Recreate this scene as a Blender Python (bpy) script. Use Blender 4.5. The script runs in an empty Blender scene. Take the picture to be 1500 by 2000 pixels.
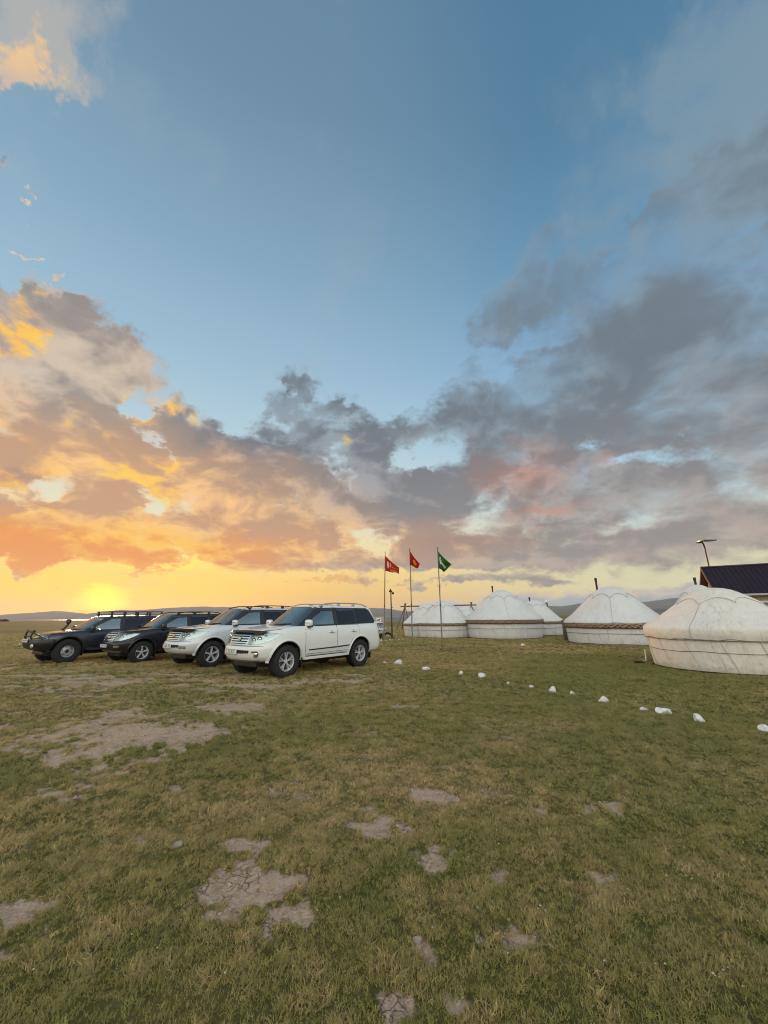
import bpy, bmesh, math, random
import numpy as np
from mathutils import Vector, Matrix, Euler

random.seed(7)
rng = np.random.default_rng(7)
scene = bpy.context.scene
PI = math.pi
R = math.radians

# ------------------------------------------------------------------ camera
CAM_H = 1.6
PITCH = R(14.95)
ROLL = R(0.55)
cam_data = bpy.data.cameras.new('camera')
cam = bpy.data.objects.new('camera', cam_data)
scene.collection.objects.link(cam)
scene.camera = cam
cam_data.sensor_fit = 'HORIZONTAL'
cam_data.sensor_width = 36.0
cam_data.lens = 36.0 * 760.0 / 1500.0
cam_data.clip_start = 0.05
cam_data.clip_end = 60000.0
FWD = Vector((0, math.cos(PITCH), math.sin(PITCH)))
RIGHT = (Matrix.Rotation(ROLL, 3, FWD) @ Vector((1, 0, 0))).normalized()
UP = RIGHT.cross(FWD).normalized()
cam.matrix_world = Matrix((
    (RIGHT.x, UP.x, -FWD.x, 0.0),
    (RIGHT.y, UP.y, -FWD.y, 0.0),
    (RIGHT.z, UP.z, -FWD.z, CAM_H),
    (0, 0, 0, 1)))


def pdir(px, py):
    """World direction seen at a point of the 1500x2000 photograph (used to measure the place)."""
    return (FWD + RIGHT * ((px - 750) / 760.0) - UP * ((py - 1000) / 760.0)).normalized()


def ground_at(px, py, z=0.0):
    d = pdir(px, py)
    t = (z - CAM_H) / d.z
    return Vector((d.x * t, d.y * t, z))


def at_depth(px, py, Y):
    d = pdir(px, py)
    t = Y / d.y
    return Vector((d.x * t, Y, CAM_H + d.z * t))


# ------------------------------------------------------------------ node helpers
class NT:
    def __init__(self, tree):
        self.t = tree
        self.n = tree.nodes
        self.l = tree.links

    def put(self, sock, val):
        if val is None:
            return
        if isinstance(val, bpy.types.NodeSocket):
            self.l.new(val, sock)
        elif isinstance(val, (tuple, list)):
            v = tuple(val)
            try:
                sock.default_value = v
            except Exception:
                sock.default_value = v + (1.0,)
        else:
            try:
                sock.default_value = val
            except Exception:
                sock.default_value = (val, val, val)

    def m(self, op, a, b=None, c=None, clamp=False):
        nd = self.n.new('ShaderNodeMath')
        nd.operation = op
        nd.use_clamp = clamp
        self.put(nd.inputs[0], a)
        self.put(nd.inputs[1], b)
        self.put(nd.inputs[2], c)
        return nd.outputs[0]

    def add(self, a, b): return self.m('ADD', a, b)
    def sub(self, a, b): return self.m('SUBTRACT', a, b)
    def mul(self, a, b): return self.m('MULTIPLY', a, b)
    def mad(self, a, b, c): return self.m('MULTIPLY_ADD', a, b, c)

    def vm(self, op, a, b=None, scale=None):
        nd = self.n.new('ShaderNodeVectorMath')
        nd.operation = op
        self.put(nd.inputs[0], a)
        if b is not None:
            self.put(nd.inputs[1], b)
        if scale is not None:
            self.put(nd.inputs['Scale'], scale)
        return nd.outputs['Value'] if op in ('DOT_PRODUCT', 'LENGTH', 'DISTANCE') else nd.outputs['Vector']

    def sstep(self, x, lo, hi, a=0.0, b=1.0, kind='SMOOTHSTEP'):
        nd = self.n.new('ShaderNodeMapRange')
        nd.interpolation_type = kind
        self.put(nd.inputs['Value'], x)
        nd.inputs['From Min'].default_value = lo
        nd.inputs['From Max'].default_value = hi
        nd.inputs['To Min'].default_value = a
        nd.inputs['To Max'].default_value = b
        return nd.outputs[0]

    def lin(self, x, lo, hi, a=0.0, b=1.0):
        return self.sstep(x, lo, hi, a, b, 'LINEAR')

    def mix(self, f, a, b, mode='MIX'):
        nd = self.n.new('ShaderNodeMix')
        nd.data_type = 'RGBA'
        nd.blend_type = mode
        nd.clamp_factor = True
        self.put(nd.inputs[0], f)
        self.put(nd.inputs[6], a)
        self.put(nd.inputs[7], b)
        return nd.outputs[2]

    def noise(self, vec, scale, detail=6, rough=0.55, dist=0.0, kind='FBM', lac=2.0, out='Fac'):
        nd = self.n.new('ShaderNodeTexNoise')
        nd.noise_type = kind
        if vec is not None:
            self.put(nd.inputs['Vector'], vec)
        nd.inputs['Scale'].default_value = scale
        nd.inputs['Detail'].default_value = detail
        nd.inputs['Roughness'].default_value = rough
        nd.inputs['Lacunarity'].default_value = lac
        nd.inputs['Distortion'].default_value = dist
        return nd.outputs[out]

    def voronoi(self, vec, scale, feature='F1', detail=0, rough=0.5, rand=1.0, smooth=None, out='Distance'):
        nd = self.n.new('ShaderNodeTexVoronoi')
        nd.feature = feature
        self.put(nd.inputs['Vector'], vec)
        nd.inputs['Scale'].default_value = scale
        if 'Detail' in nd.inputs:
            nd.inputs['Detail'].default_value = detail
            nd.inputs['Roughness'].default_value = rough
        nd.inputs['Randomness'].default_value = rand
        if smooth is not None and 'Smoothness' in nd.inputs:
            nd.inputs['Smoothness'].default_value = smooth
        return nd.outputs[out]

    def ramp(self, x, stops, interp='LINEAR'):
        nd = self.n.new('ShaderNodeValToRGB')
        nd.color_ramp.interpolation = interp
        els = nd.color_ramp.elements
        while len(els) > 1:
            els.remove(els[-1])
        for i, (p, c) in enumerate(stops):
            e = els[0] if i == 0 else els.new(p)
            e.position = p
            e.color = tuple(c) + (1.0,) if len(c) == 3 else tuple(c)
        self.put(nd.inputs[0], x)
        return nd.outputs[0]


def lin(c):
    c = c / 255.0
    return c / 12.92 if c <= 0.04045 else ((c + 0.055) / 1.055) ** 2.4


def srgb(r, g, b):
    return (lin(r), lin(g), lin(b))


# ------------------------------------------------------------------ world
SUN_DIR = pdir(216, 1168)
SUN_AZ = math.atan2(SUN_DIR.x, SUN_DIR.y)
SUN_EL = math.asin(SUN_DIR.z)
world = bpy.data.worlds.new('World')
scene.world = world
world.use_nodes = True
wt = world.node_tree
wt.nodes.clear()
W = NT(wt)
P = wt.nodes.new('ShaderNodeTexCoord').outputs['Generated']
P = W.vm('NORMALIZE', P)
sep = wt.nodes.new('ShaderNodeSeparateXYZ')
wt.links.new(P, sep.inputs[0])
PZ = sep.outputs['Z']


AZ = W.m('ARCTAN2', sep.outputs['X'], sep.outputs['Y'])
EL = W.m('ARCSINE', PZ)


def combine(a, b, c=0.0):
    nd = wt.nodes.new('ShaderNodeCombineXYZ')
    W.put(nd.inputs[0], a)
    W.put(nd.inputs[1], b)
    W.put(nd.inputs[2], c)
    return nd.outputs[0]


# ragged edges: every patch of cloud is looked up through slightly turbulent coordinates
_rag = W.noise(combine(AZ, W.mul(EL, 1.5)), 9.0, 5, 0.62, out='Color')
_rag.node.noise_dimensions = '2D'
_rs = wt.nodes.new('ShaderNodeSeparateXYZ')
wt.links.new(_rag, _rs.inputs[0])
_ra = W.lin(EL, 0.0, 0.7, 0.055, 0.17)
AZ0, EL0 = AZ, EL
AZ = W.mad(W.sub(_rs.outputs[0], 0.5), W.mad(_ra, 1.2, 0.02), AZ)
EL = W.mad(W.sub(_rs.outputs[1], 0.5), _ra, EL)


# azimuth / elevation seen through a few stretched and turned frames, so that a patch costs only a distance
FRAMES = []
for fa, fasp in ((0, 1.0), (0, 1.9), (0, 3.6), (0, 7.5), (38, 2.0), (38, 1.0 / 2.4)):
    ca, sa = math.cos(R(fa)), math.sin(R(fa))
    k = math.sqrt(fasp)
    if fasp == 1.0:
        fv = combine(AZ, EL)
    else:
        ux = W.mad(AZ, ca / k, W.mul(EL, sa / k)) if fa else W.mul(AZ, 1 / k)
        vy = W.mad(AZ, -sa * k, W.mul(EL, ca * k)) if fa else W.mul(EL, k)
        fv = combine(ux, vy)
    FRAMES.append((fa, fasp, ca, sa, k, fv))


def azel(px, py):
    d = pdir(px, py)
    return math.atan2(d.x, d.y), math.asin(d.z)


def blob(px, py, rx, ry, ang=0.0):
    """A soft elliptical patch of sky, given by direction and angular size."""
    a = R(ang)
    c = azel(px, py)
    h = 0.25
    p1 = azel(px + h * rx * math.cos(a), py - h * rx * math.sin(a))
    p2 = azel(px - h * ry * math.sin(a), py - h * ry * math.cos(a))
    e1 = ((p1[0] - c[0]) / h, (p1[1] - c[1]) / h)
    e2 = ((p2[0] - c[0]) / h, (p2[1] - c[1]) / h)
    C = np.outer(e1, e1) + np.outer(e2, e2)
    best = None
    for fa, fasp, ca, sa, k, fv in FRAMES:
        T = np.array([[ca / k, sa / k], [-sa * k, ca * k]])
        C2 = T @ C @ T.T
        w = np.linalg.eigvalsh(C2)
        cost = w[1] / w[0]
        if best is None or cost < best[0]:
            best = (cost, T @ np.array(c), (w[0] * w[1]) ** 0.25, fv)
    _, cc, rad, fv = best
    dist = W.vm('DISTANCE', fv, (float(cc[0]), float(cc[1]), 0.0))
    return W.m('MULTIPLY_ADD', dist, -1.0 / rad, 1.0, clamp=True)


def blobs(lst):
    acc = None
    for b in lst:
        w = b[5] if len(b) > 5 else 1.0
        f = blob(*b[:5])
        acc = W.mul(f, w) if acc is None else W.mad(f, w, acc)
    return acc

# --- clear sky: ramp over elevation, warm side toward the sunset
el = EL0
elu = W.lin(el, 0.0, PI / 2)
def E(deg): return deg / 90.0
cool = W.ramp(elu, [(0, srgb(214, 208, 182)), (E(3), srgb(232, 226, 178)), (E(7), srgb(214, 214, 180)),
                    (E(12), srgb(192, 212, 216)), (E(18), srgb(172, 208, 228)), (E(26), srgb(150, 192, 223)),
                    (E(34), srgb(122, 168, 207)), (E(44), srgb(92, 144, 182)), (E(56), srgb(74, 124, 160)), (1, srgb(60, 106, 144))])
warm = W.ramp(elu, [(0, srgb(255, 176, 50)), (E(3), srgb(255, 196, 66)), (E(6.5), srgb(255, 218, 122)),
                    (E(11), srgb(244, 226, 178)), (E(18), srgb(205, 220, 220)), (E(25), srgb(176, 206, 221)),
                    (E(34), srgb(152, 188, 212)), (E(45), srgb(130, 168, 194)), (E(60), srgb(104, 140, 168)), (1, srgb(70, 112, 146))])
sunh = Vector((math.sin(SUN_AZ), math.cos(SUN_AZ), 0.0))
hz = W.vm('NORMALIZE', W.vm('MULTIPLY', P, (1.0, 1.0, 0.0)))
toward = W.vm('DOT_PRODUCT', hz, tuple(sunh))
warmf = W.sstep(toward, 0.35, 1.0)
clear = W.mix(warmf, cool, warm)
nish = wt.nodes.new('ShaderNodeTexSky')
nish.sky_type = 'NISHITA'
nish.sun_disc = False
nish.sun_elevation = max(SUN_EL, R(1.0))
nish.sun_rotation = SUN_AZ
nish.altitude = 2800

# --- cloud field ------------------------------------------------------------
S = 1.75
def sb(l):
    return [(b[0], b[1], b[2] * S, b[3] * S) + tuple(b[4:]) for b in l]

CLOUD_SHAPES = sb([
    # tall cumulus at the left
    (95, 632, 85, 62, 0, .9), (120, 700, 170, 85, -8, .9), (235, 730, 95, 40, 10, .5), (-40, 700, 120, 110, 0, .8),
    (40, 800, 190, 85, 20, .9), (20, 890, 190, 75, 0, .9), (-160, 820, 240, 220, 0, 1.0),
    # sunset bank across the middle
    (185, 885, 75, 70, 0, .8), (250, 930, 110, 80, 0, .7), (350, 868, 50, 62, 0, 1.0), (205, 858, 50, 40, 0, .9), (275, 868, 30, 30, 0, .7), (430, 905, 95, 70, 0, .75),
    (520, 880, 90, 70, 0, .6), (610, 870, 85, 100, 0, .9), (578, 782, 30, 16, 25, .55), (655, 800, 35, 12, 0, .35),
    (690, 950, 60, 60, 0, .8), (770, 960, 60, 60, 0, .5),
    (470, 985, 300, 75, 0, 1.3), (130, 1000, 260, 60, 0, 1.1), (440, 1055, 360, 45, 0, 1.0), (800, 1060, 260, 48, 0, .9),
    (-150, 1000, 260, 70, 0, 1.0),
    # dark cloud bank at the right
    (850, 832, 85, 42, 0, .9), (745, 858, 50, 32, 0, .75), (950, 640, 80, 40, 42, .8), (1040, 575, 130, 62, 30, 1.0), (1180, 510, 130, 52, 25, .8), (1060, 480, 70, 36, 20, .45), (1330, 430, 120, 50, 40, .5),
    (905, 712, 40, 22, 40, .5),
    (1010, 830, 150, 85, 20, 1.2), (1180, 770, 250, 120, 20, 1.3), (1400, 680, 260, 190, 25, 1.4), (1480, 500, 230, 170, 40, 1.1), (1300, 590, 150, 90, 35, .6),
    (1400, 380, 170, 70, 40, .7), (1620, 700, 260, 380, 0, .9), (1300, 880, 330, 90, 5, 1.3), (980, 930, 130, 80, 0, 1.2),
    (1150, 980, 380, 75, 0, 1.4), (950, 1010, 230, 60, 0, 1.0), (1200, 1068, 460, 42, 0, 1.1), (1600, 1040, 300, 90, 0, 1.0),
    # scraps under and beside the banks
    (68, 1106, 40, 14, 20, 1.0), (40, 1122, 24, 9, 20, .9), (430, 1140, 42, 6, 4, .8), (545, 1141, 40, 5, 4, .7), (640, 1139, 60, 6, 3, .6), (700, 1136, 55, 10, 2, .75),
    (860, 1138, 70, 12, 5, .85), (965, 1136, 75, 12, 6, .85), (1085, 1136, 42, 6, 0, .65), (115, 1144, 12, 4, 0, .6), (600, 1112, 120, 8, 3, .35),
    (8, 326, 18, 16, -50, .85), (58, 388, 22, 15, -55, .9), (82, 520, 16, 8, -20, .85), (92, 545, 6, 4, 0, .4),
])
OPENINGS = sb([
    # openings
    (95, 962, 50, 15, 8, -.75), (286, 985, 14, 18, 0, -1.0), (320, 885, 14, 24, 20, -.7), (742, 1050, 30, 16, 0, -.8), (748, 1085, 40, 8, 0, -.3),
    (872, 897, 30, 26, 30, -.7), (668, 905, 24, 26, 0, -.9), (815, 900, 26, 14, 0, -.5), (100, 872, 22, 8, 0, -.3),
    (1150, 866, 20, 8, 15, -.9), (1290, 890, 50, 11, 10, -.9), (1210, 905, 22, 8, 10, -.7), (1230, 1025, 48, 8, 8, -.6), (955, 1000, 24, 12, 30, -.4),
    (1485, 975, 30, 12, 10, -.6), (1470, 1090, 50, 10, 10, -.7), (1000, 700, 45, 24, 40, -.35),
    (1500, 430, 60, 14, 40, -.5),
])
M = W.m('MINIMUM', blobs(CLOUD_SHAPES), 0.95)
M = W.m('MULTIPLY_ADD', blobs([(o[0], o[1], o[2] * 1.3, o[3] * 1.3) + tuple(o[4:]) for o in OPENINGS]), 0.86, M)
# the rest of the sky carries on with broken cloud
behind = W.sstep(sep.outputs['Y'], 0.35, -0.25)
M = W.mad(behind, 0.36, M)

CK = 0.42
ck = W.m('DIVIDE', 1.0, W.add(W.m('MAXIMUM', PZ, 0.0), CK))
q = W.vm('SCALE', P, scale=ck)


def noise2(vec, *a, **k):
    s = W.noise(vec, *a, **k)
    s.node.noise_dimensions = '2D'
    return s

warpn = noise2(q, 3.4, 3, 0.5, out='Color')
warpv = W.vm('SCALE', W.vm('SUBTRACT', warpn, (0.5, 0.5, 0.5)), scale=0.16)
qw = W.vm('ADD', q, warpv)

def field(v):
    n1 = noise2(v, 4.4, 9, 0.57)
    b1 = W.voronoi(v, 11.0, 'F1', 3, 0.6, 1.0)
    b1.node.voronoi_dimensions = '2D'
    return W.mad(b1, -0.26, n1)

n0 = field(qw)
# the same field a little nearer to the sun, for the lit and shaded sides
ts = Vector((SUN_DIR.x, SUN_DIR.y, 0)).normalized() * 0.045
l0 = noise2(qw, 4.4, 4, 0.5)
l1 = noise2(W.vm('ADD', qw, tuple(ts)), 4.4, 4, 0.5)
fine = noise2(qw, 26.0, 4, 0.6)
streak = noise2(W.vm('MULTIPLY', combine(AZ0, EL0), (1.0, 2.6, 1.0)), 5.0, 6, 0.62)

# softer edges at the right and overhead
softf = W.sstep(W.m('MULTIPLY_ADD', PZ, 0.9, sep.outputs['X']), 0.15, 0.95)
neff = W.sub(n0, W.mul(W.sub(W.sub(n0, 0.37), W.mul(W.sub(l0, 0.5), .9)), W.lin(softf, 0, 1, 0.38, 0.78)))
x = W.mad(W.sub(neff, 0.37), 2.0, W.mul(M, 1.25))
x = W.mad(W.sub(fine, 0.5), 0.11, x)
lo = 0.30
wid = W.lin(softf, 0, 1, 0.52, 1.05)
alpha = W.m('DIVIDE', W.sub(x, lo), wid, clamp=True)
alpha = W.sstep(alpha, 0.0, 1.0)
thick = W.sstep(x, 0.35, 1.5)
lit = W.m('MULTIPLY_ADD', W.sub(l0, l1), 3.0, 0.42)
lit = W.m('ADD', lit, W.mad(W.sub(streak, 0.5), .75, W.mul(W.sub(n0, 0.37), -1.1)))
big = noise2(W.vm('MULTIPLY', combine(AZ0, EL0), (1.0, 2.2, 1.0)), 3.1, 5, 0.6)
lit = W.m('MULTIPLY_ADD', W.sub(big, 0.5), 1.35, lit)
lit = W.sub(lit, W.mul(thick, 0.22))
lit = W.m('ADD', lit, 0.0, clamp=True)
lit = W.mad(W.sub(W.sstep(lit, 0.12, 0.92), 0.45), W.lin(softf, 0, 1, 1.0, .72), 0.45)

rimx = W.sstep(x, 0.30, 0.75, 1.0, 0.0)
# cloud colours
dark = W.mix(W.sstep(el, R(3), R(30)), srgb(144, 136, 136), srgb(100, 112, 125))
dark = W.mix(W.sstep(el, R(28), R(60)), dark, srgb(112, 134, 152))
light = W.mix(W.sstep(el, R(4), R(34)), srgb(184, 166, 156), srgb(130, 153, 170))
light = W.mix(W.sstep(el, R(30), R(60)), light, srgb(128, 158, 180))

def tint(col_d, col_l, f, cd, cl):
    return W.mix(f, col_d, cd), W.mix(f, col_l, cl)

f = W.m('MULTIPLY', blobs([(20, 780, 620, 380, 0)]), 1.7, clamp=True)
dark, light = tint(dark, light, f, srgb(152, 142, 138), srgb(212, 192, 172))
f = W.m('MULTIPLY', blobs([(200, 960, 640, 190, 0)]), 1.7, clamp=True)
dark, light = tint(dark, light, f, srgb(196, 152, 118), srgb(252, 198, 134))
f = W.m('MULTIPLY', blobs([(500, 1060, 620, 80, 0)]), 1.2, clamp=True)
dark, light = tint(dark, light, f, srgb(200, 148, 112), srgb(250, 196, 126))
f = W.m('MULTIPLY', blobs([(180, 1068, 620, 62, 0), (20, 1105, 150, 50, 0, .7), (560, 1140, 420, 22, 0, .7)]), 1.8, clamp=True)
dark, light = tint(dark, light, f, srgb(236, 142, 50), srgb(255, 194, 70))
f = W.m('MULTIPLY', W.mul(W.sstep(W.m('MULTIPLY_ADD', rimx, 1.1, lit), 0.15, 1.05), 1.0), blobs([(275, 880, 110, 110, 30, 1.1), (345, 848, 60, 60, 0, 1.1), (190, 835, 70, 40, 0, .9), (90, 600, 110, 50, 0, 1.6), (10, 655, 90, 50, 0, 1.0),
                           (285, 940, 60, 110, 0, .8), (690, 845, 30, 30, 0, .4), (60, 945, 170, 60, 0, .7)]))
f = W.m('MULTIPLY', f, 2.1, clamp=True)
dark, light = tint(dark, light, f, srgb(244, 168, 88), srgb(255, 206, 84))
f = W.m('MULTIPLY', blobs([(1010, 920, 150, 60, 0, 1.1), (1060, 1003, 110, 22, 0, .8), (1220, 1025, 80, 22, 5, .8), (870, 1060, 200, 26, 0, .5),
                           (1200, 900, 60, 24, 0, .6), (20, 935, 90, 30, 0, 1.0)]), 0.9, clamp=True)
dark, light = tint(dark, light, f, srgb(150, 118, 114), srgb(206, 142, 114))
f = W.m('MULTIPLY', blobs([(50, 140, 90, 95, -50, 1.0), (60, 390, 70, 90, 0, 1.), (82, 520, 60, 50, 0, 1.)]), 1.8, clamp=True)
dark, light = tint(dark, light, f, srgb(206, 188, 172), srgb(240, 214, 184))
# thin rims take the sky's light
rim = W.sstep(x, 0.30, 0.62, 1.0, 0.0)
cloud = W.mix(lit, dark, light)
rimc = W.mix(W.sstep(el, R(5), R(34)), W.mix(warmf, srgb(236, 214, 176), srgb(255, 208, 112)), srgb(150, 178, 200))
cloud = W.mix(W.mul(rim, W.lin(W.mul(warmf, lit), 0, .6, 0.40, .85)), cloud, rimc)

# thin veil high up: top left and top right
veil = blobs(sb([(70, 30, 150, 90, 0, 1.2), (55, 130, 60, 55, -40, 1.3), (48, 185, 18, 30, -70, 1.0), (100, 112, 30, 24, -30, .9),
                 (1420, 110, 190, 130, 30, 1.1), (1290, 110, 130, 60, 40, .7), (1150, 120, 70, 90, 60, .45), (1060, 210, 40, 50, 60, .35), (1500, 260, 160, 130, 40, .9),
                 (1200, 210, 80, 40, 40, .35), (1400, 330, 150, 70, 40, .8), (1160, 330, 60, 30, 30, .3), (1140, 440, 60, 34, 40, .6), (1230, 375, 90, 40, 10, .5), (205, 540, 36, 14, -15, .34)]))
veil = W.mad(behind, 0.25, veil)
vx = W.mad(W.sub(noise2(qw, 4.2, 8, 0.58), 0.5), 2.0, veil)
valpha = W.mul(W.sstep(vx, 0.05, 1.25), 0.80)
vdark = W.mix(W.sstep(sep.outputs['X'], -0.3, 0.2), srgb(184, 180, 176), srgb(124, 150, 168))
vcol = W.mix(W.m('MULTIPLY', blobs([(45, 145, 95, 90, -50, 1.0)]), 2.4, clamp=True), vdark, W.mix(lit, srgb(222, 190, 160), srgb(255, 206, 140)))

# far low bank over the hills, blue with pale tops
low = W.mad(W.sub(W.noise(W.vm('MULTIPLY', P, (1, 1, 2.2)), 16.0, 9, 0.6), 0.5), 0.085, W.mad(W.sstep(sep.outputs['X'], -0.05, 0.55), 0.030, 0.024))
lowe = W.sub(low, PZ)
lowa = W.mul(W.sstep(lowe, -0.004, 0.006), W.sstep(sep.outputs['X'], -0.06, 0.16))
lowc = W.mix(W.sstep(lowe, 0.0, 0.022), srgb(226, 206, 190), srgb(150, 174, 188))

# sun glow low over the ridge
glow = W.vm('DOT_PRODUCT', P, tuple(SUN_DIR))
ga = W.m('ARCCOSINE', glow)
g1 = W.mul(W.sstep(ga, R(32), R(0), 0, 1), W.sstep(EL0, R(10), R(0)))
base = W.mix(W.mul(g1, 0.9), clear, (1.65, 0.86, 0.0))
core = blobs([(213, 1163, 62, 26, 0, .75), (205, 1182, 90, 18, 0, .75)])
core = W.mul(W.sstep(core, -0.05, 1.05), 1.0)

sky = base
sky = W.mix(lowa, sky, lowc)
sky = W.mix(valpha, sky, vcol)
sky = W.mix(alpha, sky, cloud)
hot = W.m('MULTIPLY', blobs([(330, 1103, 170, 12, -2, 1.0), (235, 1095, 40, 20, 0, .7)]), 1.0, clamp=True)
sky = W.mix(W.mul(hot, W.mad(rim, 0.8, 0.12)), sky, (1.4, .9, .03))
sky = W.mix(core, sky, (2.0, 1.65, 0.0))
sky = W.mix(W.sstep(PZ, 0.0, -0.02), sky, srgb(120, 112, 88))
nadd = W.vm('SCALE', nish.outputs[0], scale=0.012)
# away from the sunset the whole eastern half of the sky is evenly pale and bright
east = W.sstep(sep.outputs['Y'], 0.28, -0.55)
sky = W.mix(W.mul(east, 0.55), sky, (0.50, 0.50, 0.52))
sky = W.vm('MULTIPLY', sky, W.mix(east, (0.98, 0.98, 0.98), (3.5, 3.05, 2.55)))
sky2 = W.vm('ADD', sky, nadd)
bg = wt.nodes.new('ShaderNodeBackground')
wt.links.new(sky2, bg.inputs['Color'])
bg.inputs['Strength'].default_value = 1.0
wo = wt.nodes.new('ShaderNodeOutputWorld')
wt.links.new(bg.outputs[0], wo.inputs['Surface'])
world.cycles.sampling_method = 'MANUAL'
world.cycles.sample_map_resolution = 512

# the sun, on the ridge and softened by the air
sun_data = bpy.data.lights.new('sun', 'SUN')
sun_data.energy = 2.2
sun_data.angle = R(8)
sun_data.color = (1.0, 0.58, 0.33)
sun = bpy.data.objects.new('sun', sun_data)
scene.collection.objects.link(sun)
sd = Vector((math.sin(SUN_AZ) * math.cos(R(5)), math.cos(SUN_AZ) * math.cos(R(5)), math.sin(R(5))))
sun.rotation_euler = sd.to_track_quat('Z', 'Y').to_euler()
sun.location = sd * 60

scene.view_settings.view_transform = 'Standard'
scene.view_settings.look = 'None'
scene.view_settings.exposure = 0.0
scene.view_settings.gamma = 1.0
scene.view_settings.use_curve_mapping = False
scene.render.film_transparent = False
scene.cycles.max_bounces = 6
scene.cycles.diffuse_bounces = 3
scene.cycles.glossy_bounces = 4
scene.cycles.transmission_bounces = 6
scene.cycles.transparent_max_bounces = 12
scene.cycles.volume_bounces = 1
scene.cycles.filter_width = 1.05

# ------------------------------------------------------------------ generic helpers
COL = scene.collection


def tag(o, label=None, cat=None, group=None, kind=None):
    if label:
        o['label'] = label
    if cat:
        o['category'] = cat
    if group:
        o['group'] = group
    if kind:
        o['kind'] = kind
    return o


def empty(name, loc=(0, 0, 0), rz=0.0):
    o = bpy.data.objects.new(name, None)
    COL.objects.link(o)
    o.location = loc
    o.rotation_euler = (0, 0, rz)
    o.empty_display_size = 0.3
    return o


def link(name, me, mat=None, parent=None, smooth=False):
    o = bpy.data.objects.new(name, me)
    COL.objects.link(o)
    if mat is not None:
        if isinstance(mat, (list, tuple)):
            for m_ in mat:
                me.materials.append(m_)
        elif not me.materials:
            me.materials.append(mat)
    if parent is not None:
        o.parent = parent
    if smooth:
        me.polygons.foreach_set('use_smooth', [True] * len(me.polygons))
    return o


def mesh_from(name, verts, faces, smooth=False):
    me = bpy.data.meshes.new(name)
    me.from_pydata([tuple(v) for v in verts], [], [tuple(f) for f in faces])
    me.update()
    if smooth:
        me.polygons.foreach_set('use_smooth', [True] * len(me.polygons))
    return me


def sharp_by_angle(me, deg=32):
    """Smooth shading with the edges above an angle kept sharp."""
    bm = bmesh.new()
    bm.from_mesh(me)
    a = R(deg)
    for f in bm.faces:
        f.smooth = True
    for e in bm.edges:
        e.smooth = not (len(e.link_faces) == 2 and e.calc_face_angle(0) > a)
    bm.to_mesh(me)
    bm.free()


def bm_box(bm, x0, x1, y0, y1, z0, z1, mat=None, bevel=0.0):
    r = bmesh.ops.create_cube(bm, size=1.0)
    vs = r['verts']
    for v in vs:
        v.co = Vector(((x0 + x1) / 2 + v.co.x * (x1 - x0), (y0 + y1) / 2 + v.co.y * (y1 - y0), (z0 + z1) / 2 + v.co.z * (z1 - z0)))
    if mat is not None:
        for v in vs:
            v.co = mat @ v.co
    if bevel:
        es = list({e for v in vs for e in v.link_edges})
        bmesh.ops.bevel(bm, geom=es, offset=bevel, segments=2, affect='EDGES', profile=0.7)
    return vs


def bm_tube(bm, pts, rad, n=8, cap=True, radii=None):
    pts = [Vector(p) for p in pts]
    rings = []
    prev = None
    for i, p in enumerate(pts):
        if i == 0:
            t = pts[1] - pts[0]
        elif i == len(pts) - 1:
            t = pts[-1] - pts[-2]
        else:
            t = (pts[i + 1] - pts[i - 1])
        t.normalize()
        if prev is None:
            a = Vector((0, 0, 1)) if abs(t.z) < 0.9 else Vector((1, 0, 0))
            u = t.cross(a).normalized()
        else:
            u = (prev - t * prev.dot(t)).normalized()
        prev = u
        w = t.cross(u)
        r = radii[i] if radii else rad
        rings.append([bm.verts.new(p + (u * math.cos(2 * PI * k / n) + w * math.sin(2 * PI * k / n)) * r) for k in range(n)])
    for a, b in zip(rings, rings[1:]):
        for k in range(n):
            bm.faces.new((a[k], a[(k + 1) % n], b[(k + 1) % n], b[k]))
    if cap:
        bm.faces.new(rings[0][::-1])
        bm.faces.new(rings[-1])


def bm_lathe(bm, prof, axis='Z', n=32, mat=None, close=False):
    """Profile (radius, height) turned round an axis; y axis for wheels."""
    rings = []
    for r, h in prof:
        ring = []
        for k in range(n):
            a = 2 * PI * k / n
            if axis == 'Z':
                c = Vector((r * math.cos(a), r * math.sin(a), h))
            else:
                c = Vector((r * math.cos(a), h, r * math.sin(a)))
            ring.append(bm.verts.new(mat @ c if mat is not None else c))
        rings.append(ring)
    fs = []
    seq = list(zip(rings, rings[1:]))
    if close:
        seq.append((rings[-1], rings[0]))
    for a, b in seq:
        for k in range(n):
            fs.append(bm.faces.new((a[k], a[(k + 1) % n], b[(k + 1) % n], b[k])))
    return rings


def finish(bm, name, mat=None, parent=None, deg=32, normals=True):
    if normals:
        bmesh.ops.recalc_face_normals(bm, faces=bm.faces)
    me = bpy.data.meshes.new(name)
    bm.to_mesh(me)
    bm.free()
    if deg:
        sharp_by_angle(me, deg)
    return link(name, me, mat, parent)


# numpy gradient noise for placing things on the ground
_perm = rng.permutation(512)
_perm = np.concatenate([_perm, _perm])
_ga = rng.uniform(0, 2 * PI, 512)
_gx, _gy = np.cos(_ga), np.sin(_ga)


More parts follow.
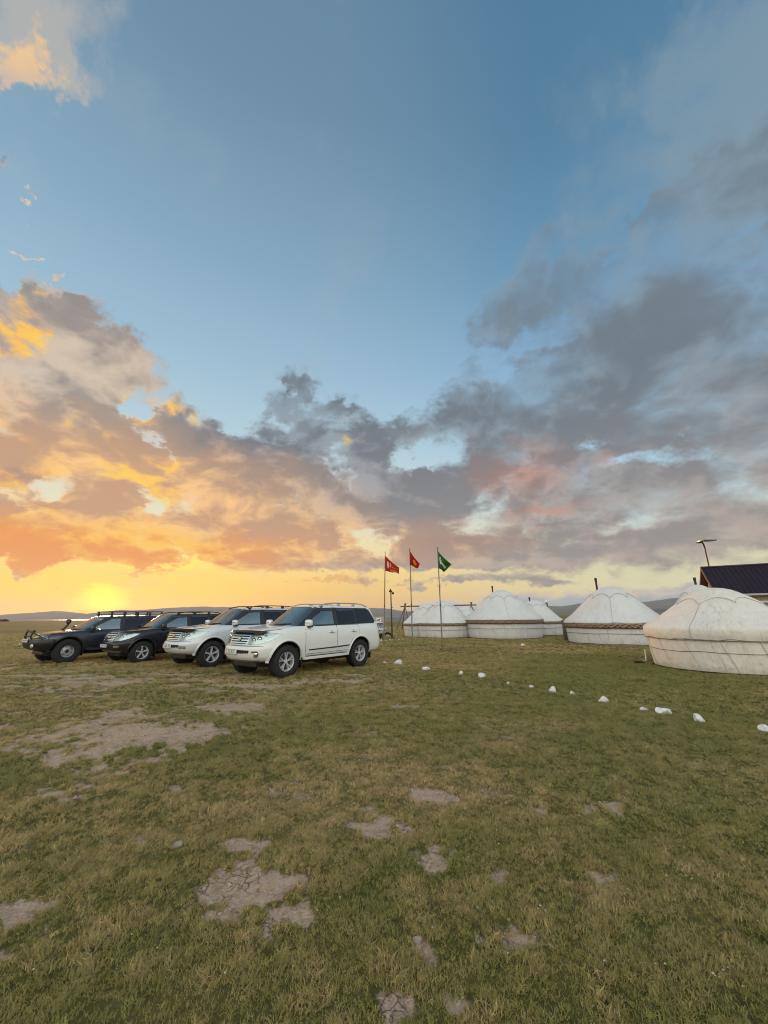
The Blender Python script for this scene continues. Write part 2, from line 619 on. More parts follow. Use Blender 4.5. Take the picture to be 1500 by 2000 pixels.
def perlin(x, y):
    xi = np.floor(x).astype(np.int64)
    yi = np.floor(y).astype(np.int64)
    xf = x - xi
    yf = y - yi
    u = xf * xf * xf * (xf * (xf * 6 - 15) + 10)
    v = yf * yf * yf * (yf * (yf * 6 - 15) + 10)

    def g(ix, iy, dx, dy):
        h = _perm[(_perm[ix & 511] + iy) & 511]
        return _gx[h] * dx + _gy[h] * dy
    a = g(xi, yi, xf, yf)
    b = g(xi + 1, yi, xf - 1, yf)
    c = g(xi, yi + 1, xf, yf - 1)
    d = g(xi + 1, yi + 1, xf - 1, yf - 1)
    return (a * (1 - u) + b * u) * (1 - v) + (c * (1 - u) + d * u) * v


def fbm(x, y, s, o=5, off=0.0, rough=0.5):
    r = 0.0
    amp = 1.0
    for i in range(o):
        r = r + amp * perlin(x * s + off + i * 17.3, y * s - off + i * 9.1)
        s *= 2.03
        amp *= rough
    return r


def smooth01(x, a, b):
    t = np.clip((x - a) / (b - a), 0, 1)
    return t * t * (3 - 2 * t)


# ------------------------------------------------------------------ materials
def material(name):
    m_ = bpy.data.materials.new(name)
    m_.use_nodes = True
    nt = NT(m_.node_tree)
    b = m_.node_tree.nodes['Principled BSDF']
    return m_, nt, b


def simple(name, col, rough=0.5, metal=0.0, coat=0.0, spec=0.5, vary=0.0, vscale=8.0, bump=0.0, bscale=40.0):
    m_, nt, b = material(name)
    b.inputs['Base Color'].default_value = tuple(col) + (1.0,)
    b.inputs['Roughness'].default_value = rough
    b.inputs['Metallic'].default_value = metal
    b.inputs['Coat Weight'].default_value = coat
    b.inputs['Coat Roughness'].default_value = 0.04
    b.inputs['Specular IOR Level'].default_value = spec
    if vary or bump:
        tc = m_.node_tree.nodes.new('ShaderNodeTexCoord').outputs['Object']
    if vary:
        n = nt.noise(tc, vscale, 6, 0.6)
        f = nt.lin(n, 0.3, 0.7, 1 - vary, 1 + vary)
        c = nt.vm('SCALE', tuple(col), scale=f)
        nt.put(b.inputs['Base Color'], c)
        nt.put(b.inputs['Roughness'], nt.lin(n, 0.3, 0.7, max(rough - vary * .4, .02), min(rough + vary * .4, 1)))
    if bump:
        bp = m_.node_tree.nodes.new('ShaderNodeBump')
        bp.inputs['Strength'].default_value = bump
        bp.inputs['Distance'].default_value = 0.01
        nt.put(bp.inputs['Height'], nt.noise(tc, bscale, 5, 0.6))
        nt.put(b.inputs['Normal'], bp.outputs[0])
    return m_


# ------------------------------------------------------------------ the ground
BARE = [  # patches of bare earth: place in the photograph, size, strength
    (200, 1440, 170, 38, 1.2), (100, 1475, 70, 16, 1.1), (350, 1442, 120, 24, 1.1), (250, 1400, 90, 18, 1.1), (430, 1384, 90, 18, 1.1),
    (110, 1542, 62, 14, .8), (30, 1466, 50, 9, .7), (400, 1420, 70, 12, .8), (170, 1500, 50, 24, .5), (10, 1418, 24, 5, .6), (20, 1365, 30, 4, .6),
    (40, 1788, 85, 58, .75), (490, 1745, 105, 44, 1.15), (560, 1790, 70, 38, 1.1), (540, 1830, 40, 16, .7), (490, 1655, 55, 20, .8), (475, 1690, 30, 14, .6),
    (340, 1545, 30, 11, .5), (470, 1530, 28, 10, .4), (742, 1610, 50, 38, .8), (740, 1640, 30, 12, .5), (838, 1556, 46, 15, .85), (1045, 1588, 32, 9, .7), (1082, 1641, 22, 9, .6),
    (848, 1678, 46, 26, .6), (975, 1712, 32, 14, .6), (1003, 1830, 58, 36, .75), (802, 1862, 46, 46, .7), (740, 1970, 60, 44, .6), (90, 1985, 80, 26, .5),
    (270, 1643, 22, 7, .6), (545, 1642, 36, 7, .3), (780, 1498, 28, 8, .5), (1185, 1588, 56, 15, .4), (1150, 1700, 60, 20, .3), (905, 1965, 50, 22, .45), (1430, 1960, 60, 20, .3),
    (480, 1342, 80, 6, .9), (430, 1330, 60, 4, .6), (620, 1329, 70, 4, .9), (688, 1329, 40, 4, .9), (692, 1318, 34, 2.5, .9), (160, 1327, 130, 8, .7), (120, 1345, 100, 6, .7),
    (240, 1318, 50, 4, .6), (190, 1358, 110, 4, .5), (380, 1326, 80, 5, .6), (330, 1312, 50, 3, .5), (805, 1381, 38, 6, .6), (880, 1411, 30, 3, .5), (860, 1503, 22, 6, .4),
    (960, 1420, 26, 3, .4), (870, 1360, 20, 3, .3), (745, 1298, 16, 2, .7), (50, 1300, 90, 5, .35), (560, 1372, 30, 3, .4), (690, 1425, 60, 8, .3),
]
LUSH = [(300, 1470, 90, 20, .9), (370, 1400, 80, 14, .9), (330, 1378, 60, 10, .7), (60, 1500, 120, 40, .5), (430, 1460, 60, 24, .6), (520, 1420, 100, 36, .5),
        (1300, 1330, 420, 40, .9), (1150, 1290, 160, 14, .7), (1400, 1400, 300, 60, .5), (1150, 1440, 110, 16, .7), (950, 1440, 200, 40, .3), (720, 1780, 60, 60, .5),
        (350, 1860, 120, 80, .4), (1420, 1700, 200, 200, .3), (900, 1480, 120, 24, .4), (820, 1690, 100, 30, .5), (1200, 1500, 300, 40, .3)]


def mask_of(X, Y, lst):
    out = np.zeros_like(X)
    for px, py, rx, ry, w in lst:
        c = ground_at(px, py)
        a = ground_at(px + rx, py)
        b1 = ground_at(px, py - ry)
        b2 = ground_at(px, py + ry)
        sx = (a - c).length
        sy = (b1 - b2).length / 2
        cy = (b1.y + b2.y) / 2
        # the long axis of a patch lies along the line of sight
        d = Vector((c.x, c.y)).normalized()
        dx, dy = X - c.x, Y - cy
        u = dx
        v = dy
        r = np.sqrt((u - v * d.x / max(d.y, .3)) ** 2 / sx ** 2 + v ** 2 / sy ** 2)
        out = np.maximum(out, w * np.clip(1.35 - r, 0, 1.0) / 1.0)
    return out


def shore_r(az):
    """Distance of the lake shore for an azimuth (radians, from +Y to the right)."""
    return np.interp(az, [-3.2, -1.2, -0.8, -0.62, -0.45, -0.25, -0.1, 0.02, 0.2, 0.33, 0.40, 3.2],
                     [3000, 900, 560, 560, 430, 240, 160, 112, 125, 300, 2e4, 2e4])


def ground_masks(X, Y):
    r = np.hypot(X, Y)
    n1 = fbm(X, Y, 1.6, 5, 3.0, .6)
    n2 = fbm(X, Y, 0.35, 4, 11.0, .55)
    n3 = fbm(X, Y, 6.0, 3, 5.0, .6)
    near = 1 - smooth01(r, 30, 60)
    bare = mask_of(X, Y, BARE)
    bare = smooth01(bare * 1.15 + n1 * 1.15 + n3 * 1.3, 0.22, 1.15) * (bare > 0.02) * near
    scat = smooth01(n1 + n2 * .6, 0.62, 0.80) * 0.5 * near
    # worn tracks where the cars drive
    worn = np.exp(-((Y - 11.0 + 0.10 * X) / 2.6) ** 2) * smooth01(-X, -1.0, 5.0) * near
    scat = np.maximum(scat, smooth01(fbm(X * .5, Y * 1.6, 1.3, 4, 21.0, .6) + worn * .55 - .28, 0.22, 0.5) * .95 * (worn > .2))
    bare = np.maximum(bare, scat)
    lush = np.clip(mask_of(X, Y, LUSH) + 0.5 * fbm(X, Y, 0.8, 4, 31.0, .55), 0, 1)
    dry = np.clip(0.36 + 0.9 * n2 + 0.5 * n1 - 0.7 * lush + 0.35 * smooth01(-X, -4, 6) * smooth01(r, 8, 20), 0, 1)
    return bare, dry, lush


def ground_z(X, Y, bare=None):
    r = np.hypot(X, Y)
    az = np.arctan2(X, Y)
    z = 0.045 * fbm(X, Y, 0.45, 3, 50.0) * smooth01(r, 1.5, 5)
    z = z + 0.016 * fbm(X, Y, 3.0, 3, 60.0) * (1 - smooth01(r, 20, 40))
    if bare is not None:
        z = z - 0.014 * bare
    # the turfed hump beside the bare patch at the left
    c = ground_at(330, 1425)
    z = z + 0.07 * np.exp(-(((X - c.x) / 1.3) ** 2 + ((Y - c.y) / 0.9) ** 2))
    flat = 1 - smooth01(r, 30, 45)
    z = z * (0.35 + 0.65 * flat)
    far = smooth01(r, 60, 400)
    z = z + far * 0.25 * fbm(X, Y, 0.012, 3, 70.0)
    # down to the lake
    s = shore_r(az)
    z = z - 7.5 * smooth01(r, s, s * 1.18 + 25)
    # beyond the bay the plain rises to the foothills
    z = z + smooth01(az, 0.36, 0.5) * smooth01(r, 1500, 9000) * 40
    return z


def build_ground():
    radii = [0.0] + list(np.geomspace(0.6, 12500, 430))
    az = np.concatenate([np.radians(np.arange(-180, -60, 5.0)), np.radians(np.linspace(-60, 60, 361)), np.radians(np.arange(65, 180, 5.0))])
    na = len(az)
    rr = np.array(radii[1:])
    RR, AA = np.meshgrid(rr, az, indexing='ij')
    X = (RR * np.sin(AA)).ravel()
    Y = (RR * np.cos(AA)).ravel()
    bare, dry, lush = ground_masks(X, Y)
    Z = ground_z(X, Y, bare)
    co = np.column_stack([X, Y, Z])
    co = np.vstack([[0, 0, 0], co])
    nr = len(rr)
    idx = 1 + np.arange(nr * na).reshape(nr, na)
    nxt = np.roll(idx, -1, axis=1)
    quads = np.stack([idx[:-1], nxt[:-1], nxt[1:], idx[1:]], axis=-1).reshape(-1, 4)
    tris = np.stack([np.zeros(na, int), nxt[0], idx[0]], axis=-1)
    me = bpy.data.meshes.new('ground')
    nv = len(co)
    nl = quads.size + tris.size
    nf = len(quads) + len(tris)
    me.vertices.add(nv)
    me.vertices.foreach_set('co', co.ravel())
    me.loops.add(nl)
    me.loops.foreach_set('vertex_index', np.concatenate([quads[:, ::-1].ravel(), tris[:, ::-1].ravel()]))
    me.polygons.add(nf)
    st = np.concatenate([np.arange(len(quads)) * 4, len(quads) * 4 + np.arange(len(tris)) * 3])
    me.polygons.foreach_set('loop_start', st)
    me.update(calc_edges=True)
    me.validate()
    at = me.attributes.new('cover', 'FLOAT_COLOR', 'POINT')
    c = np.zeros((nv, 4))
    c[1:, 0] = bare
    c[1:, 1] = dry
    c[1:, 2] = lush
    c[:, 3] = 1
    at.data.foreach_set('color', c.ravel())
    me.polygons.foreach_set('use_smooth', [True] * nf)
    # normals up?
    if me.polygons[0].normal.z < 0:
        me.flip_normals()
    m_, nt, b = material('turf_and_earth')
    t = m_.node_tree
    tc = t.nodes.new('ShaderNodeTexCoord').outputs['Object']
    a = t.nodes.new('ShaderNodeAttribute')
    a.attribute_name = 'cover'
    s = t.nodes.new('ShaderNodeSeparateColor')
    t.links.new(a.outputs['Color'], s.inputs[0])
    B, D, L = s.outputs[0], s.outputs[1], s.outputs[2]
    n_f = nt.noise(tc, 60.0, 4, 0.65)
    n_m = nt.noise(tc, 9.0, 6, 0.65)
    n_l = nt.noise(tc, 1.1, 6, 0.6)
    n_xl = nt.noise(nt.vm('MULTIPLY', tc, (0.35, 1.0, 1.0)), 0.09, 6, 0.62)
    green = nt.mix(nt.lin(n_m, .35, .65), (0.110, 0.105, 0.028), (0.200, 0.182, 0.052))
    dryc = nt.mix(nt.lin(n_f, .3, .7), (0.215, 0.160, 0.065), (0.370, 0.280, 0.130))
    lushc = nt.mix(nt.lin(n_m, .35, .65), (0.080, 0.100, 0.022), (0.150, 0.165, 0.036))
    col = nt.mix(nt.lin(nt.add(D, nt.mul(nt.sub(n_l, 0.5), 1.2)), 0.25, 0.95), green, dryc)
    col = nt.mix(nt.mul(L, 0.75), col, lushc)
    # far plain: banded olive and straw
    dist = nt.vm('LENGTH', tc)
    farf = nt.lin(dist, 22, 60)
    col = nt.vm('SCALE', col, scale=nt.lin(dist, 14, 55, 0.62, 1.0))  # near soil darkened to paint the shade between grass blades
    farc = nt.mix(nt.lin(n_xl, .38, .62), (0.150, 0.115, 0.036), (0.290, 0.210, 0.082))
    farc = nt.mix(nt.lin(nt.noise(nt.vm('MULTIPLY', tc, (0.3, 1.0, 1.0)), 0.5, 5, 0.6), .4, .65), farc, (0.115, 0.100, 0.030))
    col = nt.mix(nt.mul(farf, 0.85), col, farc)
    # bare earth with shrinkage cracks
    wv = nt.vm('ADD', tc, nt.vm('SCALE', nt.noise(tc, 5.0, 3, 0.6, out='Color'), scale=0.16))
    cr = nt.voronoi(wv, 13.0, 'DISTANCE_TO_EDGE', 0, 0.5, 1.0)
    crack = nt.mul(nt.sstep(cr, 0.0, 0.05, 1.0, 0.0), nt.sstep(nt.noise(tc, 2.2, 3, 0.5), 0.50, 0.62))
    earth = nt.mix(nt.lin(n_m, .3, .7), (0.310, 0.200, 0.138), (0.480, 0.335, 0.242))
    earth = nt.mix(nt.lin(n_f, .42, .7), earth, (0.57, 0.42, 0.31))
    earth = nt.mix(nt.mul(crack, 0.32), earth, (0.075, 0.05, 0.038))
    bf = nt.sstep(nt.m('MULTIPLY_ADD', nt.sub(n_m, 0.5), 1.0, nt.m('MULTIPLY_ADD', nt.sub(n_f, 0.5), 0.8, B)), 0.18, 0.85)
    col = nt.mix(bf, col, earth)
    nt.put(b.inputs['Base Color'], col)
    b.inputs['Roughness'].default_value = 0.95
    b.inputs['Specular IOR Level'].default_value = 0.15
    h = nt.m('MULTIPLY_ADD', n_f, 0.5, nt.mul(n_m, 1.0))
    h = nt.m('MULTIPLY_ADD', crack, -0.9, h)
    bp = t.nodes.new('ShaderNodeBump')
    bp.inputs['Strength'].default_value = 0.9
    bp.inputs['Distance'].default_value = 0.03
    nt.put(bp.inputs['Height'], h)
    nt.put(b.inputs['Normal'], bp.outputs[0])
    o = link('ground', me, m_)
    tag(o, 'grassy plain with bare earth patches, running down to the lake', 'ground', kind='structure')
    return o


build_ground()


def zat(x, y):
    X = np.array([x], float)
    Y = np.array([y], float)
    b_, _, _ = ground_masks(X, Y)
    return float(ground_z(X, Y, b_)[0])


# ------------------------------------------------------------------ lake
LAKE_Z = -4.0


def build_lake():
    me = mesh_from('lake', [(-9000, 60, LAKE_Z), (2800, 60, LAKE_Z), (5200, 11500, LAKE_Z), (-12000, 11500, LAKE_Z)], [(0, 1, 2, 3)])
    m_, nt, b = material('lake_water')
    t = m_.node_tree
    tc = t.nodes.new('ShaderNodeTexCoord').outputs['Object']
    b.inputs['Base Color'].default_value = (0.06, 0.09, 0.10, 1)
    b.inputs['Roughness'].default_value = 0.45
    b.inputs['IOR'].default_value = 1.33
    bp = t.nodes.new('ShaderNodeBump')
    bp.inputs['Strength'].default_value = 0.25
    bp.inputs['Distance'].default_value = 0.2
    nt.put(bp.inputs['Height'], nt.noise(nt.vm('MULTIPLY', tc, (1.0, 0.35, 1.0)), 0.35, 5, 0.6))
    nt.put(b.inputs['Normal'], bp.outputs[0])
    tag(link('lake', me, m_), 'still pale lake reflecting the sunset sky beyond the plain', 'lake', kind='structure')


build_lake()


# ------------------------------------------------------------------ mountains
def ridge_strip(name, pts, Y0, depth, seed, mat, label, rough=0.35):
    """A range of hills: a crest line measured at a distance, sloping away on both sides with spurs and gullies."""
    pxs = np.array([p[0] for p in pts], float)
    pys = np.array([p[1] for p in pts], float)
    n = 360
    xs = np.linspace(pxs[0], pxs[-1], n)
    ys = np.interp(xs, pxs, pys)
    nz = 34
    verts = np.zeros((n, nz, 3))
    for i in range(n):
        p = at_depth(xs[i], ys[i], Y0)
        h = max(p.z, 3.0)
        verts[i, :, 0] = p.x
        t = np.linspace(-1, 1, nz)
        verts[i, :, 1] = Y0 + t * depth
        prof = (1 - np.abs(t)) ** 1.15
        verts[i, :, 2] = h * prof
    X, Yv = verts[:, :, 0].copy(), verts[:, :, 1].copy()
    verts[:, :, 0] += 0.0
    k = 1.0 / 900.0
    nn = fbm(X, Yv, k, 6, seed, .55)
    gul = 1 - np.abs(fbm(X, Yv * .45, k * 2.2, 5, seed + 5, .55)) * 2
    tt = np.abs(np.linspace(-1, 1, nz))[None, :]
    verts[:, :, 2] *= 1 + (0.30 * nn + 0.42 * (gul - .8)) * (tt * 1.6 * (1 - tt) + 0.06)
    verts[:, :, 2] += 6 * fbm(X, Yv, k * 6, 4, seed + 9, .5) * (1 - tt)
    verts[:, :, 2] -= 9 * tt ** 4
    idx = np.arange(n * nz).reshape(n, nz)
    q = np.stack([idx[:-1, :-1], idx[1:, :-1], idx[1:, 1:], idx[:-1, 1:]], axis=-1).reshape(-1, 4)
    me = mesh_from(name, verts.reshape(-1, 3), q.tolist(), True)
    o = link(name, me, mat)
    tag(o, label, 'mountains', kind='structure')


m_hill, nt, b = material('hazy_hill_grass')
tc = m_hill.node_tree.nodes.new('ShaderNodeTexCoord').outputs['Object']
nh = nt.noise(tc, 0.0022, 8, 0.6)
nt.put(b.inputs['Base Color'], nt.mix(nt.lin(nh, .4, .62), (0.050, 0.064, 0.072), (0.100, 0.112, 0.112)))  # blue grey of the haze mixed into the hill colour
b.inputs['Roughness'].default_value = 1.0
b.inputs['Specular IOR Level'].default_value = 0.0

ridge_strip('mountains', [(-420, 1196), (-200, 1200), (-60, 1205), (0, 1202.5), (40, 1198), (75, 1196), (115, 1192.6), (145, 1196), (172, 1200), (205, 1197),
                          (240, 1190.5), (262, 1191.5), (300, 1189), (340, 1186), (400, 1184), (450, 1185), (500, 1187), (560, 1186), (620, 1189), (680, 1191), (700, 1190),
                          (716, 1188), (728, 1186.5), (742, 1187), (760, 1188.5), (775, 1191.5), (792, 1194), (820, 1193), (850, 1189)], 9800, 2400, 3.0, m_hill,
            'long low mountain range across the lake under the setting sun')
ridge_strip('mountains', [(800, 1195.5), (830, 1190), (880, 1187), (930, 1189), (980, 1184), (1040, 1186), (1072, 1183), (1095, 1184), (1120, 1181), (1132, 1178),
                          (1165, 1177), (1200, 1176.5), (1245, 1175.5), (1270, 1174), (1295, 1171), (1318, 1167), (1350, 1164), (1400, 1163), (1500, 1158), (1600, 1160), (1900, 1170)],
            8200, 2600, 8.0, m_hill, 'blue grey hills rising behind the tents at the right')
ridge_strip('mountains', [(1060, 1199.5), (1110, 1198), (1180, 1193), (1250, 1190), (1300, 1189), (1380, 1186), (1500, 1184), (1800, 1182)], 4200, 1100, 14.0, m_hill,
            'low brown foothills in front of the blue grey hills')

# ------------------------------------------------------------------ grass
def build_grass():
    # blades of one tuft
    def tuft(name, nb, h0, h1, w, lean, mat, dry):
        vs, fs = [], []
        for i in range(nb):
            a = random.uniform(0, 2 * PI)
            rr = random.uniform(0, 0.028)
            x, y = rr * math.cos(a), rr * math.sin(a)
            h = random.uniform(h0, h1)
            da = random.uniform(0, 2 * PI)
            ln = random.uniform(0.3, 1.0) * lean * h
            dx, dy = math.cos(da) * ln + 0.25 * h, math.sin(da) * ln + 0.1 * h
            fa = random.uniform(0, PI)
            wx, wy = math.cos(fa) * w / 2, math.sin(fa) * w / 2
            k = len(vs)
            vs += [(x - wx, y - wy, -0.004), (x + wx, y + wy, -0.004),
                   (x + dx * .35 + wx * .8, y + dy * .35 + wy * .8, h * .6), (x + dx * .35 - wx * .8, y + dy * .35 - wy * .8, h * .6),
                   (x + dx, y + dy, h * random.uniform(.75, 1.0))]
            fs += [(k, k + 1, k + 2, k + 3), (k + 3, k + 2, k + 4)]
        me = mesh_from(name, vs, fs)
        me.materials.append(mat)
        return bpy.data.objects.new(name, me)

    m_, nt, b = material('grass_blades')
    t = m_.node_tree
    a = t.nodes.new('ShaderNodeAttribute')
    a.attribute_type = 'INSTANCER'
    a.attribute_name = 'tint'
    tc = t.nodes.new('ShaderNodeTexCoord').outputs['Object']
    ran = t.nodes.new('ShaderNodeNewGeometry').outputs['Random Per Island']
    v = nt.lin(ran, 0, 1, 0.50, 1.45)
    col = nt.vm('SCALE', a.outputs['Vector'], scale=v)
    straw = nt.sstep(ran, 0.80, 0.84)
    col = nt.mix(nt.mul(straw, 0.65), col, (0.42, 0.33, 0.18))
    nt.put(b.inputs['Base Color'], col)
    b.inputs['Roughness'].default_value = 0.65
    b.inputs['Specular IOR Level'].default_value = 0.25
    tr = t.nodes.new('ShaderNodeBsdfTranslucent')
    nt.put(tr.inputs['Color'], col)
    mx = t.nodes.new('ShaderNodeMixShader')
    mx.inputs[0].default_value = 0.28
    t.links.new(b.outputs[0], mx.inputs[1])
    t.links.new(tr.outputs[0], mx.inputs[2])
    t.links.new(mx.outputs[0], t.nodes['Material Output'].inputs['Surface'])
    src = bpy.data.collections.new('grass_tufts')
    specs = [(16, .007, .018, .0036, 1.7), (14, .009, .023, .0032, 1.6), (18, .006, .016, .0038, 2.0), (11, .010, .028, .0030, 1.5), (13, .007, .021, .0034, 2.4), (7, .02, .055, .0022, .9)]
    for i, s in enumerate(specs):
        src.objects.link(tuft('grass_tuft', s[0], s[1], s[2], s[3], s[4], m_, 0))

    pts, scl, var = [], [], []
    zones = [(0.9, 4.0, 3000, .88), (4.0, 9.0, 1400, 1.1), (9.0, 18.0, 400, 1.5), (18.0, 34.0, 110, 2.0), (34.0, 62.0, 26, 3.2)]
    for r0, r1, dens, s in zones:
        A = R(112) / 2 * (r1 * r1 - r0 * r0)
        n = int(A * dens)
        rr = np.sqrt(rng.uniform(r0 * r0, r1 * r1, n))
        aa = rng.uniform(-R(56), R(56), n)
        pts.append(np.column_stack([rr * np.sin(aa), rr * np.cos(aa)]))
        scl.append(np.full(n, s))
    pts = np.vstack(pts)
    scl = np.concatenate(scl)
    X, Y = pts[:, 0], pts[:, 1]
    bare, dry, lush = ground_masks(X, Y)
    clump = fbm(X, Y, 4.5, 3, 90., .6)
    keep = (rng.random(len(X)) < np.clip(1.02 - .95 * bare + 0.6 * clump, 0.12, 1.0))
    for (cx, cy, cr) in YURT_FOOT:
        keep &= np.hypot(X - cx, Y - cy) > cr
    X, Y, bare, dry, lush, clump, scl = [v[keep] for v in (X, Y, bare, dry, lush, clump, scl)]
    n = len(X)
    Z = ground_z(X, Y, bare)
    me = bpy.data.meshes.new('grass')
    me.vertices.add(n)
    me.vertices.foreach_set('co', np.column_stack([X, Y, Z]).ravel())
    at = me.attributes.new('tint', 'FLOAT_VECTOR', 'POINT')
    g = np.array([0.275, 0.255, 0.060])
    d = np.array([0.520, 0.375, 0.170])
    l = np.array([0.172, 0.200, 0.042])
    jit = np.clip(dry + 0.30 * rng.normal(size=n) + 0.8 * clump, 0, 1)[:, None]
    c = g * (1 - jit) + d * jit
    lf = np.clip(lush * .8, 0, 1)[:, None]
    c = c * (1 - lf) + l * lf
    c = c * (1 + 0.22 * rng.normal(size=(n, 1))).clip(.5, 1.7)
    at.data.foreach_set('vector', c.ravel())
    at = me.attributes.new('rot', 'FLOAT_VECTOR', 'POINT')
    ro = np.zeros((n, 3))
    ro[:, 0] = rng.normal(size=n) * .12
    ro[:, 1] = rng.normal(size=n) * .12
    ro[:, 2] = rng.normal(size=n) * 1.1 + 0.6
    at.data.foreach_set('vector', ro.ravel())
    at = me.attributes.new('size', 'FLOAT', 'POINT')
    at.data.foreach_set('value', scl * (0.75 + 0.5 * rng.random(n)) * (1 - .55 * bare) * (1 + 0.9 * np.clip(clump + .2 * lush, -.25, .5)))
    at = me.attributes.new('kindex', 'INT', 'POINT')
    kv = rng.integers(0, 5, n)
    kv[rng.random(n) < 0.022] = 5
    at.data.foreach_set('value', kv)
    o = bpy.data.objects.new('grass', me)
    COL.objects.link(o)
    tag(o, 'short grazed grass, green and straw coloured, covering the camp ground', 'grass', kind='stuff')
    ng = bpy.data.node_groups.new('grass_scatter', 'GeometryNodeTree')
    ng.interface.new_socket('Geometry', in_out='INPUT', socket_type='NodeSocketGeometry')
    ng.interface.new_socket('Geometry', in_out='OUTPUT', socket_type='NodeSocketGeometry')
    gi = ng.nodes.new('NodeGroupInput')
    go = ng.nodes.new('NodeGroupOutput')
    ci = ng.nodes.new('GeometryNodeCollectionInfo')
    ci.inputs['Collection'].default_value = src
    ci.inputs['Separate Children'].default_value = True
    ci.inputs['Reset Children'].default_value = True
    ip = ng.nodes.new('GeometryNodeInstanceOnPoints')
    ip.inputs['Pick Instance'].default_value = True

    def named(nm, ty):
        nd = ng.nodes.new('GeometryNodeInputNamedAttribute')
        nd.data_type = ty
        nd.inputs['Name'].default_value = nm
        return nd.outputs['Attribute']
    ng.links.new(gi.outputs[0], ip.inputs['Points'])
    ng.links.new(ci.outputs[0], ip.inputs['Instance'])
    ng.links.new(named('kindex', 'INT'), ip.inputs['Instance Index'])
    e2r = ng.nodes.new('FunctionNodeEulerToRotation')
    ng.links.new(named('rot', 'FLOAT_VECTOR'), e2r.inputs[0])
    ng.links.new(e2r.outputs[0], ip.inputs['Rotation'])
    ng.links.new(named('size', 'FLOAT'), ip.inputs['Scale'])
    ng.links.new(ip.outputs[0], go.inputs[0])
    md = o.modifiers.new('scatter', 'NODES')
    md.node_group = ng
    print('tufts', n)


YURTS = [  # centre x, y, radius, wall height, peak height, kind
    dict(x=10.45, y=12.65, R=1.98, zw=1.18, zp=2.36, near=True),
    dict(x=12.80, y=22.66, R=2.50, zw=1.16, zp=3.08),
    dict(x=8.74, y=29.90, R=2.72, zw=1.28, zp=3.38),
    dict(x=4.57, y=31.28, R=2.08, zw=1.06, zp=2.70),
    dict(x=3.38, y=32.84, R=1.84, zw=1.04, zp=2.56),
    dict(x=12.33, y=32.98, R=2.00, zw=1.08, zp=2.72),
    dict(x=16.15, y=20.5, R=1.65, zw=1.30, zp=3.02),
    dict(x=7.45, y=37.5, R=1.95, zw=1.05, zp=2.35),
]
YURT_FOOT = [(d['x'], d['y'], d['R'] * 1.015) for d in YURTS]
build_grass()


# ------------------------------------------------------------------ air
def build_clods():
    """Crumbs of dry earth lying on the bare patches."""
    n = 26000
    rr = np.sqrt(rng.uniform(1.4 ** 2, 13.0 ** 2, n))
    aa = rng.uniform(-R(52), R(52), n)
    X, Y = rr * np.sin(aa), rr * np.cos(aa)
    bare, dry, lush = ground_masks(X, Y)
    k = rng.random(n) < np.clip(bare * 1.2 - .15, 0, 1)
    X, Y, rr, bare = X[k], Y[k], rr[k], bare[k]
    Z = ground_z(X, Y, bare)
    n = len(X)
    base = np.array([(1, 0, 0), (0, 1, 0), (-1, 0, 0), (0, -1, 0), (0, 0, .8)], float)
    s = (0.004 + 0.010 * rng.random(n) ** 3) * (1 + rr / 9)
    V = base[None] * (s[:, None, None] * (0.7 + .6 * rng.random((n, 5, 1))))
    a = rng.uniform(0, 2 * PI, n)
    ca, sa = np.cos(a)[:, None], np.sin(a)[:, None]
    vx = V[:, :, 0] * ca - V[:, :, 1] * sa + X[:, None]
    vy = V[:, :, 0] * sa + V[:, :, 1] * ca + Y[:, None]
    vz = V[:, :, 2] + Z[:, None] + .001
    co = np.stack([vx, vy, vz], -1).reshape(-1, 3)
    i0 = (np.arange(n) * 5)[:, None, None]
    f = (np.array([(0, 1, 4), (1, 2, 4), (2, 3, 4), (3, 0, 4)])[None] + i0).reshape(-1, 3)
    me = mesh_from('earth_clods', co, f.tolist())
    o = link('earth_clods', me, simple('dry_clod', (0.42, 0.31, 0.225), .95, vary=.35, vscale=30))
    tag(o, 'crumbs of dry earth scattered over the bare patches', 'earth', kind='stuff')


build_clods()


def build_haze():
    bm = bmesh.new()
    bm_box(bm, -21000, 21000, -13500, 13500, -18.0, 520.0)
    m_ = bpy.data.materials.new('air')
    m_.use_nodes = True
    t = m_.node_tree
    t.nodes.clear()
    v = t.nodes.new('ShaderNodeVolumePrincipled')
    v.inputs['Color'].default_value = (0.86, 0.87, 0.90, 1)
    v.inputs['Density'].default_value = HAZE
    v.inputs['Anisotropy'].default_value = 0.35
    out = t.nodes.new('ShaderNodeOutputMaterial')
    t.links.new(v.outputs[0], out.inputs['Volume'])
    o = finish(bm, 'haze', m_, deg=None)
    tag(o, 'thin evening haze over the lake and hills', 'haze', kind='stuff')


HAZE = 5.2e-5
build_haze()

# ------------------------------------------------------------------ tents
ROOF_R = [1.035, 1.0, 0.92, 0.845, 0.74, 0.62, 0.52, 0.43, 0.36, 0.30, 0.22, 0.14, 0.06, 0.0]
ROOF_H = [0.00, 0.07, 0.148, 0.218, 0.345, 0.495, 0.62, 0.725, 0.80, 0.86, 0.93, 0.97, 0.995, 1.0]


